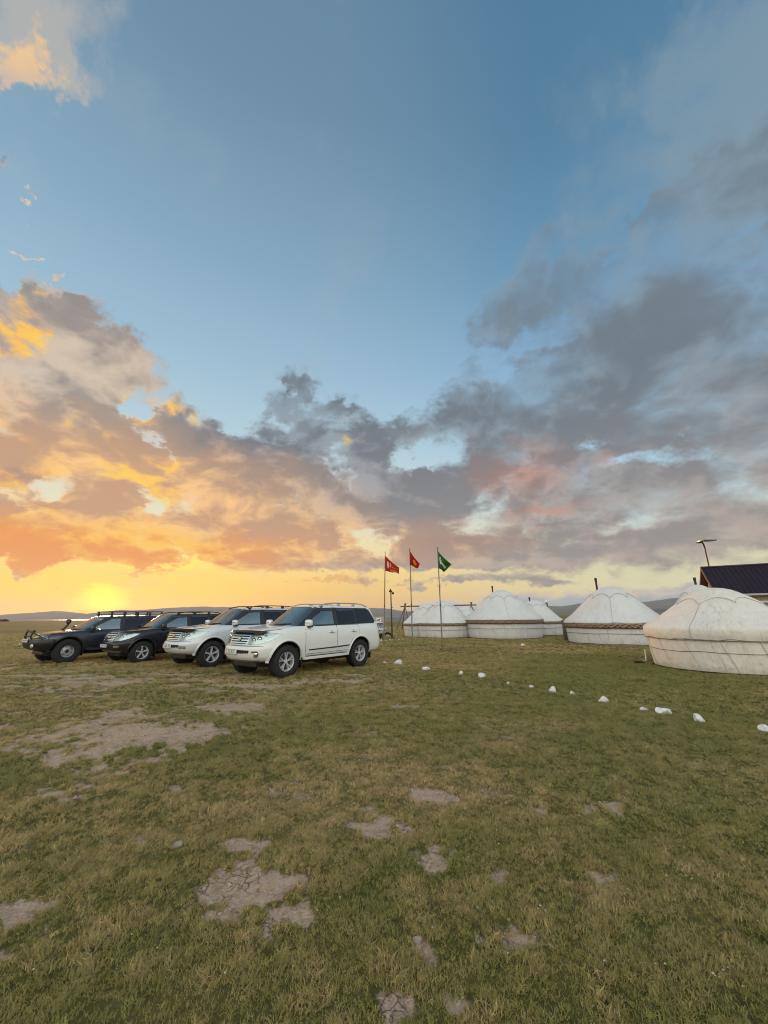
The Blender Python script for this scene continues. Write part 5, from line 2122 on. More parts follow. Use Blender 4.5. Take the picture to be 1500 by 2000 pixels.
class Shape:
    def __init__(s, kind):
        s.kind = kind
        if kind == 'suv':
            s.zz = [.42, .47, .55, .66, .76, .80, .84, .92, 1.00, 1.06, 1.12, 1.20]
            s.w = [.88, .935, .965, .978, .983, .984, .985, .984, .978, .970, .958, .925]
            s.xf = [.74, .83, .880, .900, .900, .890, .850, .822, .800, .775, .735, .630]
            s.xr = [-3.90, -4.00, -4.05, -4.06, -4.05, -4.03, -4.02, -4.00, -3.99, -3.98, -3.97, -3.95]
            s.hood_f, s.hood_r, s.belt_r = 1.150, 1.245, 1.270
            s.x_cowl = -.36
            s.gz = [0, .30, .60, .84, .93, .975, 1.0]
            s.gw = [.925, .872, .812, .762, .738, .706, .655]
            s.gxf = [-.36, -.60, -.845, -1.045, -1.13, -1.20, -1.30]
            s.gxr = [-3.95, -3.90, -3.83, -3.76, -3.72, -3.67, -3.60]
            s.zroof = 1.835
            s.crown = .035
        else:  # the older, squarer car
            s.zz = [.42, .47, .55, .66, .76, .80, .84, .92, 1.00, 1.06, 1.12, 1.20]
            s.w = [.86, .90, .935, .955, .962, .964, .962, .958, .950, .942, .93, .90]
            s.xf = [.62, .68, .72, .73, .73, .73, .72, .72, .71, .69, .65, .56]
            s.xr = [-3.86, -3.94, -3.98, -3.99, -3.99, -3.98, -3.97, -3.96, -3.95, -3.94, -3.93, -3.90]
            s.hood_f, s.hood_r, s.belt_r = .99, 1.09, 1.11
            s.x_cowl = -.34
            s.gz = [0, .30, .60, .84, .93, .975, 1.0]
            s.gw = [.90, .855, .80, .758, .738, .706, .655]
            s.gxf = [-.34, -.60, -.855, -1.06, -1.14, -1.21, -1.30]
            s.gxr = [-3.90, -3.86, -3.80, -3.74, -3.70, -3.66, -3.60]
            s.zroof = 1.665
            s.crown = .035

    def ztop(s, x):
        return float(np.interp(x, [-4.1, -1.4, s.x_cowl, .1, .5, .95], [s.belt_r, s.hood_r + .012, s.hood_r, s.hood_r - .045, s.hood_f + .02, s.hood_f - .03]))

    def contour(s, w, xf, xr, y, front=True):
        """x on the front or rear face for a given y."""
        n, m = (3.4, 2.6) if front else (5.0, 3.2)
        xc = xf - .80 if front else xr + .55
        k = max(1 - (min(abs(y) / w, 1)) ** n, 0) ** (1 / m)
        return xc + (xf - xc) * k if front else xc + (xr - xc) * k

    def ring(s, w, xf, xr, nf=26, nr=16, ns=24):
        """Closed outline, starting front centre, over the left side to the rear and back."""
        pts = []
        n, m = 3.4, 2.6
        xc = xf - .80
        for i in range(nf):
            t_ = PI / 2 * i / nf
            pts.append((xc + (xf - xc) * math.cos(t_) ** (2 / m), w * math.sin(t_) ** (2 / n)))
        n, m = 5.0, 3.2
        xrc = xr + .55
        for i in range(ns):
            pts.append((xc + (xrc - xc) * i / ns, w))
        for i in range(nr + 1):
            t_ = PI / 2 * (1 - i / nr)
            c_, s_ = math.cos(t_), math.sin(t_)
            pts.append((xrc + (xr - xrc) * max(c_, 0) ** (2 / m), w * max(s_, 0) ** (2 / n)))
        left = pts
        right = [(x, -y) for x, y in reversed(left[1:-1])]
        return left + right

    def side_y(s, x, z):
        """Half width of the lower body or greenhouse at a side view position."""
        zt = s.ztop(x)
        if z <= zt:
            zn = .42 + (z - .42) / (zt - .42) * .78
            w = float(np.interp(zn, s.zz, s.w))
            xf = float(np.interp(zn, s.zz, s.xf))
            xr = float(np.interp(zn, s.zz, s.xr))
        else:
            g = (z - zt) / (s.zroof - zt)
            w = float(np.interp(g, s.gz, s.gw))
            xf = float(np.interp(g, s.gz, s.gxf))
            xr = float(np.interp(g, s.gz, s.gxr))
        xc = xf - .80
        n, m = 3.4, 2.6
        if x > xc:
            q = min((x - xc) / (xf - xc), 1)
            w = w * max(1 - q ** m, 0) ** (1 / n)
        xrc = xr + .55
        n, m = 5.0, 3.2
        if x < xrc:
            q = min((xrc - x) / (xrc - xr), 1)
            w = w * max(1 - q ** m, 0) ** (1 / n)
        return w

    def front_x(s, y, z):
        zt = s.hood_f + .01
        zn = .42 + (z - .42) / (zt - .42) * .78
        w = float(np.interp(zn, s.zz, s.w))
        return s.contour(w, float(np.interp(zn, s.zz, s.xf)), 0, y)

    def shield_x(s, y, z):
        zt = s.ztop(s.x_cowl)
        g = (z - zt) / (s.zroof - zt)
        w = float(np.interp(g, s.gz, s.gw))
        xf = float(np.interp(g, s.gz, s.gxf))
        return s.contour(w, xf, 0, y)

    def rear_x(s, y, z):
        zt = s.belt_r
        if z <= zt:
            zn = .42 + (z - .42) / (zt - .42) * .78
            w, xr = float(np.interp(zn, s.zz, s.w)), float(np.interp(zn, s.zz, s.xr))
        else:
            g = (z - zt) / (s.zroof - zt)
            w, xr = float(np.interp(g, s.gz, s.gw)), float(np.interp(g, s.gz, s.gxr))
        return s.contour(w, 0, xr, y, False)


def patch_bm(poly, fn, cuts_u, cuts_v, off=.004, thick=.01, normal_fn=None):
    """A panel cut to a flat outline (u,v), laid on a surface fn(u,v)->Vector, standing off by `off`."""
    bm = bmesh.new()
    f = bm.faces.new([bm.verts.new((u, v, 0)) for u, v in poly])
    us = [p[0] for p in poly]
    vs = [p[1] for p in poly]
    for k in range(1, cuts_u):
        u = min(us) + (max(us) - min(us)) * k / cuts_u
        bmesh.ops.bisect_plane(bm, geom=bm.verts[:] + bm.edges[:] + bm.faces[:], plane_co=(u, 0, 0), plane_no=(1, 0, 0))
    for k in range(1, cuts_v):
        v = min(vs) + (max(vs) - min(vs)) * k / cuts_v
        bmesh.ops.bisect_plane(bm, geom=bm.verts[:] + bm.edges[:] + bm.faces[:], plane_co=(0, v, 0), plane_no=(0, 1, 0))
    e = .004
    data = {}
    for v in bm.verts:
        u_, v_ = v.co.x, v.co.y
        p = fn(u_, v_)
        du = fn(u_ + e, v_) - fn(u_ - e, v_)
        dv = fn(u_, v_ + e) - fn(u_, v_ - e)
        n = du.cross(dv)
        if n.length < 1e-9:
            n = Vector((0, 1, 0))
        n.normalize()
        if normal_fn is not None and n.dot(normal_fn(p)) < 0:
            n = -n
        data[v] = (p + n * off, n)
    boundary = [e_ for e_ in bm.edges if e_.is_boundary]
    for v, (p, n) in data.items():
        v.co = p
    if thick:
        ret = bmesh.ops.extrude_edge_only(bm, edges=boundary)
        from_new = [g for g in ret['geom'] if isinstance(g, bmesh.types.BMVert)]
        olds = {}
        for v in from_new:
            for e_ in v.link_edges:
                o = e_.other_vert(v)
                if o in data:
                    olds[v] = o
                    break
        for v in from_new:
            if v in olds:
                v.co = v.co - data[olds[v]][1] * thick
    bmesh.ops.recalc_face_normals(bm, faces=bm.faces)
    # outward
    tot = sum((fc.normal.dot(data[fc.verts[0]][1]) if fc.verts[0] in data else 0) for fc in bm.faces if all(v in data for v in fc.verts))
    if tot < 0:
        bmesh.ops.reverse_faces(bm, faces=bm.faces[:])
    return bm


def round_poly(pts, r, n=4):
    out = []
    m = len(pts)
    for i in range(m):
        p0, p1, p2 = Vector(pts[i - 1]), Vector(pts[i]), Vector(pts[(i + 1) % m])
        rr = r[i] if isinstance(r, (list, tuple)) else r
        a = (p0 - p1)
        b_ = (p2 - p1)
        la, lb = a.length, b_.length
        d_ = min(rr, la * .45, lb * .45)
        if d_ < 1e-4:
            out.append((p1.x, p1.y))
            continue
        s_, e_ = p1 + a / la * d_, p1 + b_ / lb * d_
        for k in range(n + 1):
            t_ = k / n
            q = s_ * (1 - t_) ** 2 + p1 * 2 * t_ * (1 - t_) + e_ * t_ ** 2
            out.append((q.x, q.y))
    return out


def mesh_boolean(me, cutter_mes):
    o = bpy.data.objects.new('tmp_body', me)
    COL.objects.link(o)
    tmp = [o]
    for c in cutter_mes:
        co = bpy.data.objects.new('tmp_cut', c)
        COL.objects.link(co)
        tmp.append(co)
        md = o.modifiers.new('b', 'BOOLEAN')
        md.operation = 'DIFFERENCE'
        md.solver = 'EXACT'
        md.object = co
    dg = bpy.context.evaluated_depsgraph_get()
    dg.update()
    out = bpy.data.meshes.new_from_object(o.evaluated_get(dg))
    for t_ in tmp:
        bpy.data.objects.remove(t_)
    return out


def wheel(parent, x, side, r, wdt, style, steer=0.0):
    """side +1 left; the wheel's outer face points to side*y."""
    root = empty('wheel', (x, side * (.985 - wdt / 2 - .01), r))
    root.parent = parent
    root.rotation_euler = (0, 0, steer)
    h = wdt / 2
    rr = r * (.600 if style != 'steel' else .50)
    s_ = side
    bm = bmesh.new()
    prof = [(rr, -h * .86), (rr + .03, -h * .98), (r * .80, -h * 1.0), (r * .93, -h * .93), (r * .975, -h * .84), (r * .985, -h * .80), (r, -h * .70), (r, -h * .32), (r * .982, -h * .30), (r * .982, -h * .24), (r, -h * .22),
            (r, h * .22), (r * .982, h * .24), (r * .982, h * .30), (r, h * .32), (r, h * .70), (r * .985, h * .80), (r * .975, h * .84), (r * .93, h * .93), (r * .80, h), (rr + .03, h * .98), (rr, h * .86)]
    bm_lathe(bm, prof, 'Y', 56)
    # tread blocks at the shoulders
    for k in range(44):
        a = 2 * PI * k / 44
        for e_ in (-1, 1):
            M_ = Matrix.Rotation(-a, 4, 'Y') @ Matrix.Translation((r * .985, e_ * h * .78, 0))
            bm_box(bm, -.014, .018, -h * .14, h * .14, -.016, .016, M_)
    finish(bm, 'tyre', m_rubber, root, deg=40)
    # rim barrel and lip
    bm = bmesh.new()
    f = h * .78 * s_
    prof = [(rr + .004, f * 1.08), (rr * .985, f * 1.10), (rr * .955, f * 1.02), (rr * .93, f * .72), (rr * .90, f * .2), (rr * .90, -f * .9)]
    bm_lathe(bm, prof, 'Y', 48)
    finish(bm, 'rim', m_alloy if style != 'steel' else m_steel, root, deg=40)
    bm = bmesh.new()
    bm_lathe(bm, [(rr * .90, -f * .2), (.001, -f * .2)], 'Y', 32)
    finish(bm, 'wheel_backing', m_cavity, root, deg=30)
    bm = bmesh.new()
    bm_lathe(bm, [(rr * .72, f * .10), (rr * .72, f * .14), (.02, f * .14)], 'Y', 32)
    finish(bm, 'brake_disc', m_brake, root, deg=30)
    if style == 'steel':
        bm = bmesh.new()
        bm_lathe(bm, [(rr * .93, f * .55), (rr * .78, f * .62), (rr * .60, f * .80), (rr * .42, f * .88), (rr * .30, f * .80)], 'Y', 48)
        finish(bm, 'wheel_disc', m_steel, root, deg=40)
        for k in range(6):
            a = 2 * PI * k / 6 + .3
            bm = bmesh.new()
            M_ = Matrix.Rotation(-a, 4, 'Y') @ Matrix.Translation((rr * .70, f * .735, 0))
            rings = bm_lathe(bm, [(rr * .085, 0.0), (rr * .085, f * .02), (.001, f * .02)], 'Y', 12, mat=M_)
            finish(bm, 'vent_hole', m_cavity, root, deg=30)
        bm = bmesh.new()
        bm_lathe(bm, [(rr * .26, f * .70), (rr * .26, f * 1.0), (rr * .20, f * 1.12), (.001, f * 1.12)], 'Y', 20)
        finish(bm, 'hub', m_trim, root, deg=30)
    else:
        n = 5
        for k in range(n):
            a0 = 2 * PI * k / n + PI / 2
            subs = ((-.21, .095, .07), (.21, .095, .07)) if style == 'split' else ((0.0, .30, .17),)
            bm = bmesh.new()
            for da, w1, w0 in subs:
                a = a0 + da
                # a tapering, raised spoke from hub to lip
                pr = []
                for u, yy in ((.20, .84), (.42, .92), (.70, .90), (.93, .98)):
                    ww = rr * (w0 + (w1 - w0) * (u - .2) / .73) * (1.0 if style != 'split' else (1.25 if u > .6 else 1.0))
                    pr.append((u * rr, yy * f, ww * .5))
                rows = []
                conv = (1 - .55) if style == 'split' else 1.0
                for (ur, yy, hw) in pr:
                    aa = a0 + da * (ur / rr - .05) / .88 * 1.0 if style == 'split' else a
                    c_, s__ = math.cos(aa), math.sin(aa)
                    tx, tz = -s__, c_
                    row = []
                    for tt, dy in ((-1, -.022), (-.72, 0), (.72, 0), (1, -.022)):
                        row.append(bm.verts.new((ur * c_ + tx * hw * tt, yy + dy * s_, ur * s__ + tz * hw * tt)))
                    row.append(bm.verts.new((ur * c_ + tx * hw, yy - .05 * s_, ur * s__ + tz * hw)))
                    row.append(bm.verts.new((ur * c_ - tx * hw, yy - .05 * s_, ur * s__ - tz * hw)))
                    rows.append(row)
                for ra, rb in zip(rows, rows[1:]):
                    for q in range(6):
                        bm.faces.new((ra[q], ra[(q + 1) % 6], rb[(q + 1) % 6], rb[q]))
                bm.faces.new(rows[0][::-1])
                bm.faces.new(rows[-1])
            finish(bm, 'spoke', m_alloy, root, deg=35)
        bm = bmesh.new()
        bm_lathe(bm, [(rr * .25, f * .60), (rr * .25, f * .86), (rr * .21, f * .93), (rr * .15, f * .93), (rr * .14, f * .97), (.001, f * .97)], 'Y', 24)
        finish(bm, 'hub', m_alloy, root, deg=35)
        bm = bmesh.new()
        for k in range(5):
            a = 2 * PI * k / 5 + PI / 2 + PI / 5
            M_ = Matrix.Translation((rr * .19 * math.cos(a), 0, rr * .19 * math.sin(a)))
            bm_lathe(bm, [(.013, f * .86), (.013, f * .95), (.001, f * .95)], 'Y', 6, mat=M_)
        finish(bm, 'wheel_nuts', m_brake, root, deg=30)


_shape_cache = {}


def build_body(sh):
    key = sh.kind
    if key in _shape_cache:
        return _shape_cache[key]
    # lower body: stacked outlines
    verts, faces = [], []

    def add_ring(w, xf, xr, zfn):
        base = len(verts)
        for x, y in sh.ring(w, xf, xr):
            verts.append((x, y, zfn(x, y)))
        return base
    bases = []
    nlev = 30
    zl = np.linspace(.42, 1.20, nlev)
    for zn in zl:
        w, xf, xr = (float(np.interp(zn, sh.zz, a)) for a in (sh.w, sh.xf, sh.xr))
        u = (zn - .42) / .78
        bases.append(add_ring(w, xf, xr, lambda x, y, u=u: .42 + u * (sh.ztop(x) - .42)))
    # hood and deck cap: shrinking rings with a crown
    w, xf, xr = sh.w[-1], sh.xf[-1], sh.xr[-1]
    for k, (sc, dz) in enumerate(((.985, .012), (.96, .020), (.90, .027), (.78, .034), (.6, .040), (.4, .044), (.2, .046), (.02, .046))):
        base = len(verts)
        for x, y in sh.ring(w, xf, xr):
            cx = -1.7
            # keep the length almost full, draw the width in
            xx = cx + (x - cx) * (1 - (1 - sc) * .42 * (1 if sc > .5 else 1))
            yy = y * sc
            cr = dz
            bulge = .016 * math.exp(-((abs(yy) - .55) / .07) ** 2) if xx > -.4 else 0
            verts.append((xx, yy, sh.ztop(xx) + cr + bulge))
        bases.append(base)
    nper = len(sh.ring(w, xf, xr))
    for a_, b_ in zip(bases, bases[1:]):
        for k in range(nper):
            k2 = (k + 1) % nper
            faces.append((a_ + k, a_ + k2, b_ + k2, b_ + k))
    faces.append(tuple(bases[-1] + k for k in range(nper)))
    faces.append(tuple(bases[0] + k for k in range(nper))[::-1])
    me = mesh_from('body', verts, faces)
    bm = bmesh.new()
    bm.from_mesh(me)
    bmesh.ops.recalc_face_normals(bm, faces=bm.faces)
    bm.to_mesh(me)
    bm.free()
    # wheel arches
    cutters = []
    for xa in (0.0, XR_AX):
        for sd_ in (-1, 1):
            bm = bmesh.new()
            pts = []
            rad = .485
            for k in range(33):
                a = PI * k / 32
                pts.append((xa + rad * 1.0 * math.cos(a), .42 + rad * math.sin(a) * .99))
            pts += [(xa - rad, .1), (xa + rad, .1)]
            f = bm.faces.new([bm.verts.new((x, sd_ * .60, z)) for x, z in pts])
            r = bmesh.ops.extrude_face_region(bm, geom=[f])
            for v in [g for g in r['geom'] if isinstance(g, bmesh.types.BMVert)]:
                v.co.y = sd_ * 1.2
            bmesh.ops.recalc_face_normals(bm, faces=bm.faces)
            c = bpy.data.meshes.new('cut')
            bm.to_mesh(c)
            bm.free()
            c.materials.append(m_cavity)
            cutters.append(c)
    me.materials.append(m_trim)
    body = mesh_boolean(me, cutters)
    # which faces are wheel well? those strictly inside the outline
    # greenhouse
    gv, gf, gb = [], [], []
    gl = list(np.linspace(0, .90, 14)) + [.93, .955, .975, .99, 1.0]
    for g in gl:
        w, xf, xr = (float(np.interp(g, sh.gz, a)) for a in (sh.gw, sh.gxf, sh.gxr))
        base = len(gv)
        for x, y in sh.ring(w, xf, xr, 26, 16, 24):
            zt = sh.ztop(x)
            z = zt - .03 + g * (sh.zroof - zt + .03)
            if g >= .93:
                z -= 0
            gv.append((x, y, z))
        gb.append(base)
    w, xf, xr = sh.gw[-1], sh.gxf[-1], sh.gxr[-1]
    for sc in (.93, .8, .6, .4, .2, .02):
        base = len(gv)
        for x, y in sh.ring(w, xf, xr, 26, 16, 24):
            cx = -2.4
            xx = cx + (x - cx) * (1 - (1 - sc) * .8)
            yy = y * sc
            z = sh.zroof + sh.crown * (1 - sc ** 2.0) * (1 - .55 * ((xx - cx) / 1.3) ** 2)
            gv.append((xx, yy, z))
        gb.append(base)
    n2 = len(sh.ring(w, xf, xr, 26, 16, 24))
    for a_, b_ in zip(gb, gb[1:]):
        for k in range(n2):
            k2 = (k + 1) % n2
            gf.append((a_ + k, a_ + k2, b_ + k2, b_ + k))
    gf.append(tuple(gb[-1] + k for k in range(n2)))
    gm = mesh_from('cabin', gv, gf)
    bm = bmesh.new()
    bm.from_mesh(gm)
    bmesh.ops.recalc_face_normals(bm, faces=bm.faces)
    # real openings for the windshield and the front side windows: cut these faces out
    bm.to_mesh(gm)
    bm.free()
    _shape_cache[key] = (body, gm)
    return _shape_cache[key]


def place_text(body, size, M_, mat, parent, name='lettering', wide=None):
    me = text_mesh(body, size)
    me.transform(M_)
    return link(name, me, mat, parent)


def suv(loc, heading, label, paint_m, kind='suv', wheel_style='split', deflector=None, rails=True, plate='P2 KD', fog='round', group='off-road cars parked side by side facing left', moulding=True, lod=0, scale=1.0, flap=True, grille_m=None, bullbar=False):
    sh = Shape(kind)
    root = empty('parked_car', (loc[0], loc[1], loc[2]), math.atan2(heading[1], heading[0]))
    tag(root, label, 'car', group)
    root.scale = (scale, scale, scale)
    wr, ww = (.40, .285) if kind == 'suv' else (.425, .30)
    lift = 0.0 if kind == 'suv' else 0.04
    # everything of the body hangs on one part so that it can sit on its springs
    body_me, cabin_me = build_body(sh)
    bme = body_me.copy()
    bme.materials.clear()
    bme.materials.append(paint_m)
    bme.materials.append(m_cavity)
    mi = np.zeros(len(bme.polygons), np.int32)
    for p in bme.polygons:
        c = p.center
        inner = False
        for xa in (0.0, XR_AX):
            if math.hypot(c.x - xa, c.z - .42) < .50 or (abs(c.x - xa) < .50 and c.z < .42):
                yy = sh.side_y(c.x, max(c.z, .43))
                n = p.normal
                if abs(c.y) < yy - .012 or (abs(n.y) < .35 and abs(c.y) < yy - .001 and c.z < .92):
                    inner = True
        if c.z < .425:
            inner = True
        mi[p.index] = 1 if inner else 0
    bme.polygons.foreach_set('material_index', mi)
    sharp_by_angle(bme, 38)
    body = link('body', bme, None, root)
    body.location.z = lift
    cme = cabin_me.copy()
    # open the windscreen and the front side windows
    zt0 = sh.ztop(sh.x_cowl)
    bm = bmesh.new()
    bm.from_mesh(cme)

    def g_of(c):
        zt = sh.ztop(c.x)
        return (c.z - zt + .03) / (sh.zroof - zt + .03)
    kill = []
    for f in bm.faces:
        c = f.calc_center_median()
        g = g_of(c)
        n = f.normal
        if .10 < g < .90:
            if n.x > .45 and abs(c.y) < sh.side_y(-1.6, c.z) - .085 and c.x > -1.25:
                kill.append(f)
            elif abs(n.y) > .5 and -1.72 < c.x < -.60 and n.x < .45 and c.x < np.interp(g, [0, 1], [-.62, -1.28]) and g < .86:
                kill.append(f)
    bmesh.ops.delete(bm, geom=kill, context='FACES')
    bm.to_mesh(cme)
    bm.free()
    sharp_by_angle(cme, 38)
    cabin = link('cabin', cme, paint_m, root)
    cabin.location.z = lift

    def part(bm, name, mat, parent=root, deg=32, z=None):
        o = finish(bm, name, mat, parent, deg)
        if parent is root:
            o.location.z = lift if z is None else z
        return o

    def side_fn(sd_):
        return lambda x, z: Vector((x, sd_ * sh.side_y(x, z), z))

    def side_patch(name, poly, sd_, mat, off=.004, thick=.008, cu=8, cv=5, parent=root, deg=40):
        bm = patch_bm(poly, side_fn(sd_), cu, cv, off, thick, lambda p: Vector((0, sd_, 0)))
        return part(bm, name, mat, parent, deg)

    def front_fn(y, z):
        return Vector((sh.front_x(y, z), y, z))

    def front_patch(name, poly, mat, off=.004, thick=.008, cu=8, cv=4, parent=root, deg=40, fn=front_fn):
        bm = patch_bm(poly, fn, cu, cv, off, thick, lambda p: Vector((1, 0, 0)))
        return part(bm, name, mat, parent, deg)
    zroof = sh.zroof
    # glass -------------------------------------------------------------
    zb = zt0
    gA = zb + .035
    wb = .80 if kind == 'suv' else .78
    screen = [(-wb, gA), (wb, gA), (.655, zroof - .045), (-.655, zroof - .045)]
    surround = [(-wb - .035, gA - .03), (wb + .035, gA - .03), (.675, zroof - .03), (-.675, zroof - .03)]
    shield = lambda y, z: Vector((sh.shield_x(y, z), y, z))
    # black edge of the windscreen as a frame of four strips
    fr = []
    for a_, b_, c_, d_ in ((0, 1, 1, 0), (1, 2, 2, 1), (2, 3, 3, 2), (3, 0, 0, 3)):
        poly = [surround[a_], surround[b_], screen[c_], screen[d_]]
        bm = patch_bm(poly, shield, 10 if a_ in (0, 2) else 2, 2 if a_ in (0, 2) else 8, .003, .004, lambda p: Vector((1, 0, 0)))
        part(bm, 'windscreen_seal', m_trim, root, 40)
    ws = front_patch('windscreen', round_poly(screen, .05), m_glass_thin, .001, 0, 14, 8, fn=shield)
    # side glass with its black surround, both sides
    ztA = lambda x: sh.ztop(x)
    for sd_ in (1, -1):
        b0 = .018
        rear_top = (-3.42, zroof - .085)
        surr = [(-.50, ztA(-.5) + b0), (-1.8, ztA(-1.8) + b0), (-3.60, ztA(-3.6) + b0 + .02), (-3.72, ztA(-3.6) + .16), (-3.50, zroof - .10), (-3.36, zroof - .055), (-1.45, zroof - .05), (-1.22, zroof - .075)]
        surr_r = round_poly(surr, [.02, .0, .06, .06, .09, .06, .1, .1])
        # front part as narrow frames so the glass stays see-through
        fp = [(-.66, ztA(-.66) + .05), (-1.72, ztA(-1.72) + .045), (-1.74, zroof - .105), (-1.44, zroof - .11)]
        def strip(p0, p1, q1, q0, cu=4, cv=4, nm='window_trim'):
            side_patch(nm, [p0, p1, q1, q0], sd_, m_trim, .005, .006, cu, cv)
        strip((-.50, ztA(-.5) + b0), (-1.80, ztA(-1.8) + b0), fp[1], fp[0], 10, 1)
        strip((-.50, ztA(-.5) + b0), fp[0], fp[3], (-1.24, zroof - .07), 8, 6)
        strip((-1.24, zroof - .07), fp[3], fp[2], (-1.82, zroof - .048), 5, 2)
        strip(fp[2], fp[1], (-1.80, ztA(-1.8) + b0), (-1.82, zroof - .048), 2, 6, 'door_pillar')
        side_patch('window_surround', [(-1.80, ztA(-1.8) + b0), (-3.58, ztA(-3.58) + b0 + .015), (-3.68, ztA(-3.6) + .10), (-3.47, zroof - .12), (-3.33, zroof - .055), (-1.82, zroof - .048)][:],
                   sd_, m_trim, .004, .006, 14, 6)
        side_patch('front_side_window', fp, sd_, m_glass_thin, .000, 0, 8, 5)
        rd = [(-1.90, ztA(-1.9) + .045), (-2.66, ztA(-2.66) + .045), (-2.70, zroof - .105), (-1.91, zroof - .10)]
        side_patch('rear_side_window', round_poly(rd, .04), sd_, m_tint, .0075, .004, 8, 5)
        qd = [(-2.76, ztA(-2.76) + .045), (-3.53, ztA(-3.5) + .06), (-3.61, ztA(-3.6) + .12), (-3.43, zroof - .15), (-3.32, zroof - .105), (-2.79, zroof - .105)]
        side_patch('quarter_window', round_poly(qd, [.03, .08, .08, .08, .06, .03]), sd_, m_tint, .0075, .004, 8, 5)
        if kind == 'suv':
            # smoked wind deflectors over the door windows
            for wa, wbb in ((-1.16, -1.78), (-1.86, -2.72)):
                side_patch('wind_deflector', [(wa, zroof - .075 - (.03 if wa > -1.3 else 0)), (wbb, zroof - .06), (wbb + .01, zroof - .135), (wa - .10, zroof - .15)], sd_, m_deflector, .016, .010, 6, 2)
    # rear window
    rear_g = [(-.62, sh.belt_r + .05), (.62, sh.belt_r + .05), (.56, zroof - .10), (-.56, zroof - .10)]
    rear_fn = lambda y, z: Vector((sh.rear_x(y, z), y, z))
    bm = patch_bm(round_poly(rear_g, .06), rear_fn, 8, 5, .006, .006, lambda p: Vector((-1, 0, 0)))
    part(bm, 'rear_window', m_tint)
    if lod == 0 or True:
        # interior: dashboard, seats, headrests
        bm = bmesh.new()
        bm_box(bm, -1.02, -.62, -.70, .70, .98, 1.22, None, .03)
        part(bm, 'dashboard', m_dash)
        bm = bmesh.new()
        for sy in (-.38, .38):
            bm_box(bm, -2.00, -1.84, sy - .24, sy + .24, .75, 1.42, Matrix.Rotation(0, 4, 'Y'), .04)
            bm_box(bm, -1.99, -1.88, sy - .13, sy + .13, 1.45, 1.64, None, .04)
        part(bm, 'front_seats', m_seat)
        bm = bmesh.new()
        bm_box(bm, -2.95, -2.80, -.62, .62, .75, 1.44, None, .04)
        part(bm, 'rear_seat', m_seat)
        bm = bmesh.new()
        bm_lathe(bm, [(.165, .0), (.18, .015), (.195, 0), (.18, -.015)], 'Z', 24, Matrix.Translation((-1.16, .38, 1.17)) @ Matrix.Rotation(R(-62), 4, 'Y'), True)
        part(bm, 'steering_wheel', m_dash)
        bm = bmesh.new()
        bm_box(bm, -3.9, .1, -.88, .88, .66, .70)
        part(bm, 'cabin_floor', m_dash)
    # doors ---------------------------------------------------------------
    for sd_ in (1, -1):
        zs0 = .545
        fd = [(-.62, zs0), (-.60, .62), (-.60, 1.0), (-.585, ztA(-.6) + .002), (-1.80, ztA(-1.8) + .004), (-1.80, zs0)]
        rdp = [(-1.815, zs0), (-1.815, ztA(-1.8) + .004), (-2.76, ztA(-2.76) + .004), (-2.80, 1.02), (-2.66, .96), (-2.52, .88), (-2.42, .78), (-2.36, .66), (-2.33, zs0)]
        for nm, poly in (('front_door', fd), ('rear_door', rdp)):
            gap = [(x + (.010 if x > (-1.2 if nm == 'front_door' else -2.2) else -.010), z + (.012 if z > .9 else -.010)) for x, z in poly]
            side_patch('door_gap', gap, sd_, m_cavity, .0015, .003, 8, 8)
            dr = side_patch(nm, round_poly(poly, .02, 2), sd_, paint_m, .0055, .006, 10, 12)
        # handles: bar over a flat disc, its tone painted as the cup's shade
        for hx in (-1.58, -2.52):
            zc = 1.075 if kind == 'suv' else 1.0
            bm = bmesh.new()
            yb = sh.side_y(hx, zc)
            bm_lathe(bm, [(.052, 0), (.050, .004), (.001, .0045)], 'Y', 18, Matrix.Translation((hx + .01, sd_ * (yb + .004), zc)) @ Matrix.Scale(sd_, 4, (0, 1, 0)) @ Matrix.Scale(1.25, 4, (1, 0, 0)))
            hcup = part(bm, 'handle_cup', m_trim if paint_m in (m_paint_black,) else simple_shadow)
            bm = bmesh.new()
            bm_tube(bm, [(hx - .115, sd_ * (yb + .012), zc + .002), (hx - .10, sd_ * (yb + .034), zc + .004), (hx + .10, sd_ * (yb + .034), zc + .008), (hx + .115, sd_ * (yb + .012), zc + .006)], .0145, 8)
            part(bm, 'door_handle', paint_m if kind == 'suv' else paint_m, root, 50)
        # mouldings
        if moulding:
            side_patch('door_moulding', [(-.74, .628), (-.70, .655), (-1.79, .675), (-1.79, .640)], sd_, m_trim, .013, .010, 8, 1)
            side_patch('door_moulding', [(-1.825, .640), (-1.825, .676), (-2.36, .690), (-2.33, .662)], sd_, m_trim, .013, .010, 5, 1)
            side_patch('moulding_chrome', [(-.70, .657), (-.72, .700), (-1.79, .720), (-1.79, .677)], sd_, paint_m, .012, .010, 8, 1)
            side_patch('moulding_chrome', [(-1.825, .678), (-1.825, .722), (-2.38, .732), (-2.36, .692)], sd_, paint_m, .012, .010, 5, 1)
        # running board
        bm = bmesh.new()
        bm_box(bm, -2.30, -.56, sd_ * .80, sd_ * 1.0, .395, .475, None, .02)
        part(bm, 'running_board', paint_m if kind == 'suv' else m_trim)
        bm = bmesh.new()
        bm_box(bm, -2.22, -.62, sd_ * .86, sd_ * 1.006, .474, .490, None, .006)
        part(bm, 'step_tread', m_trim)
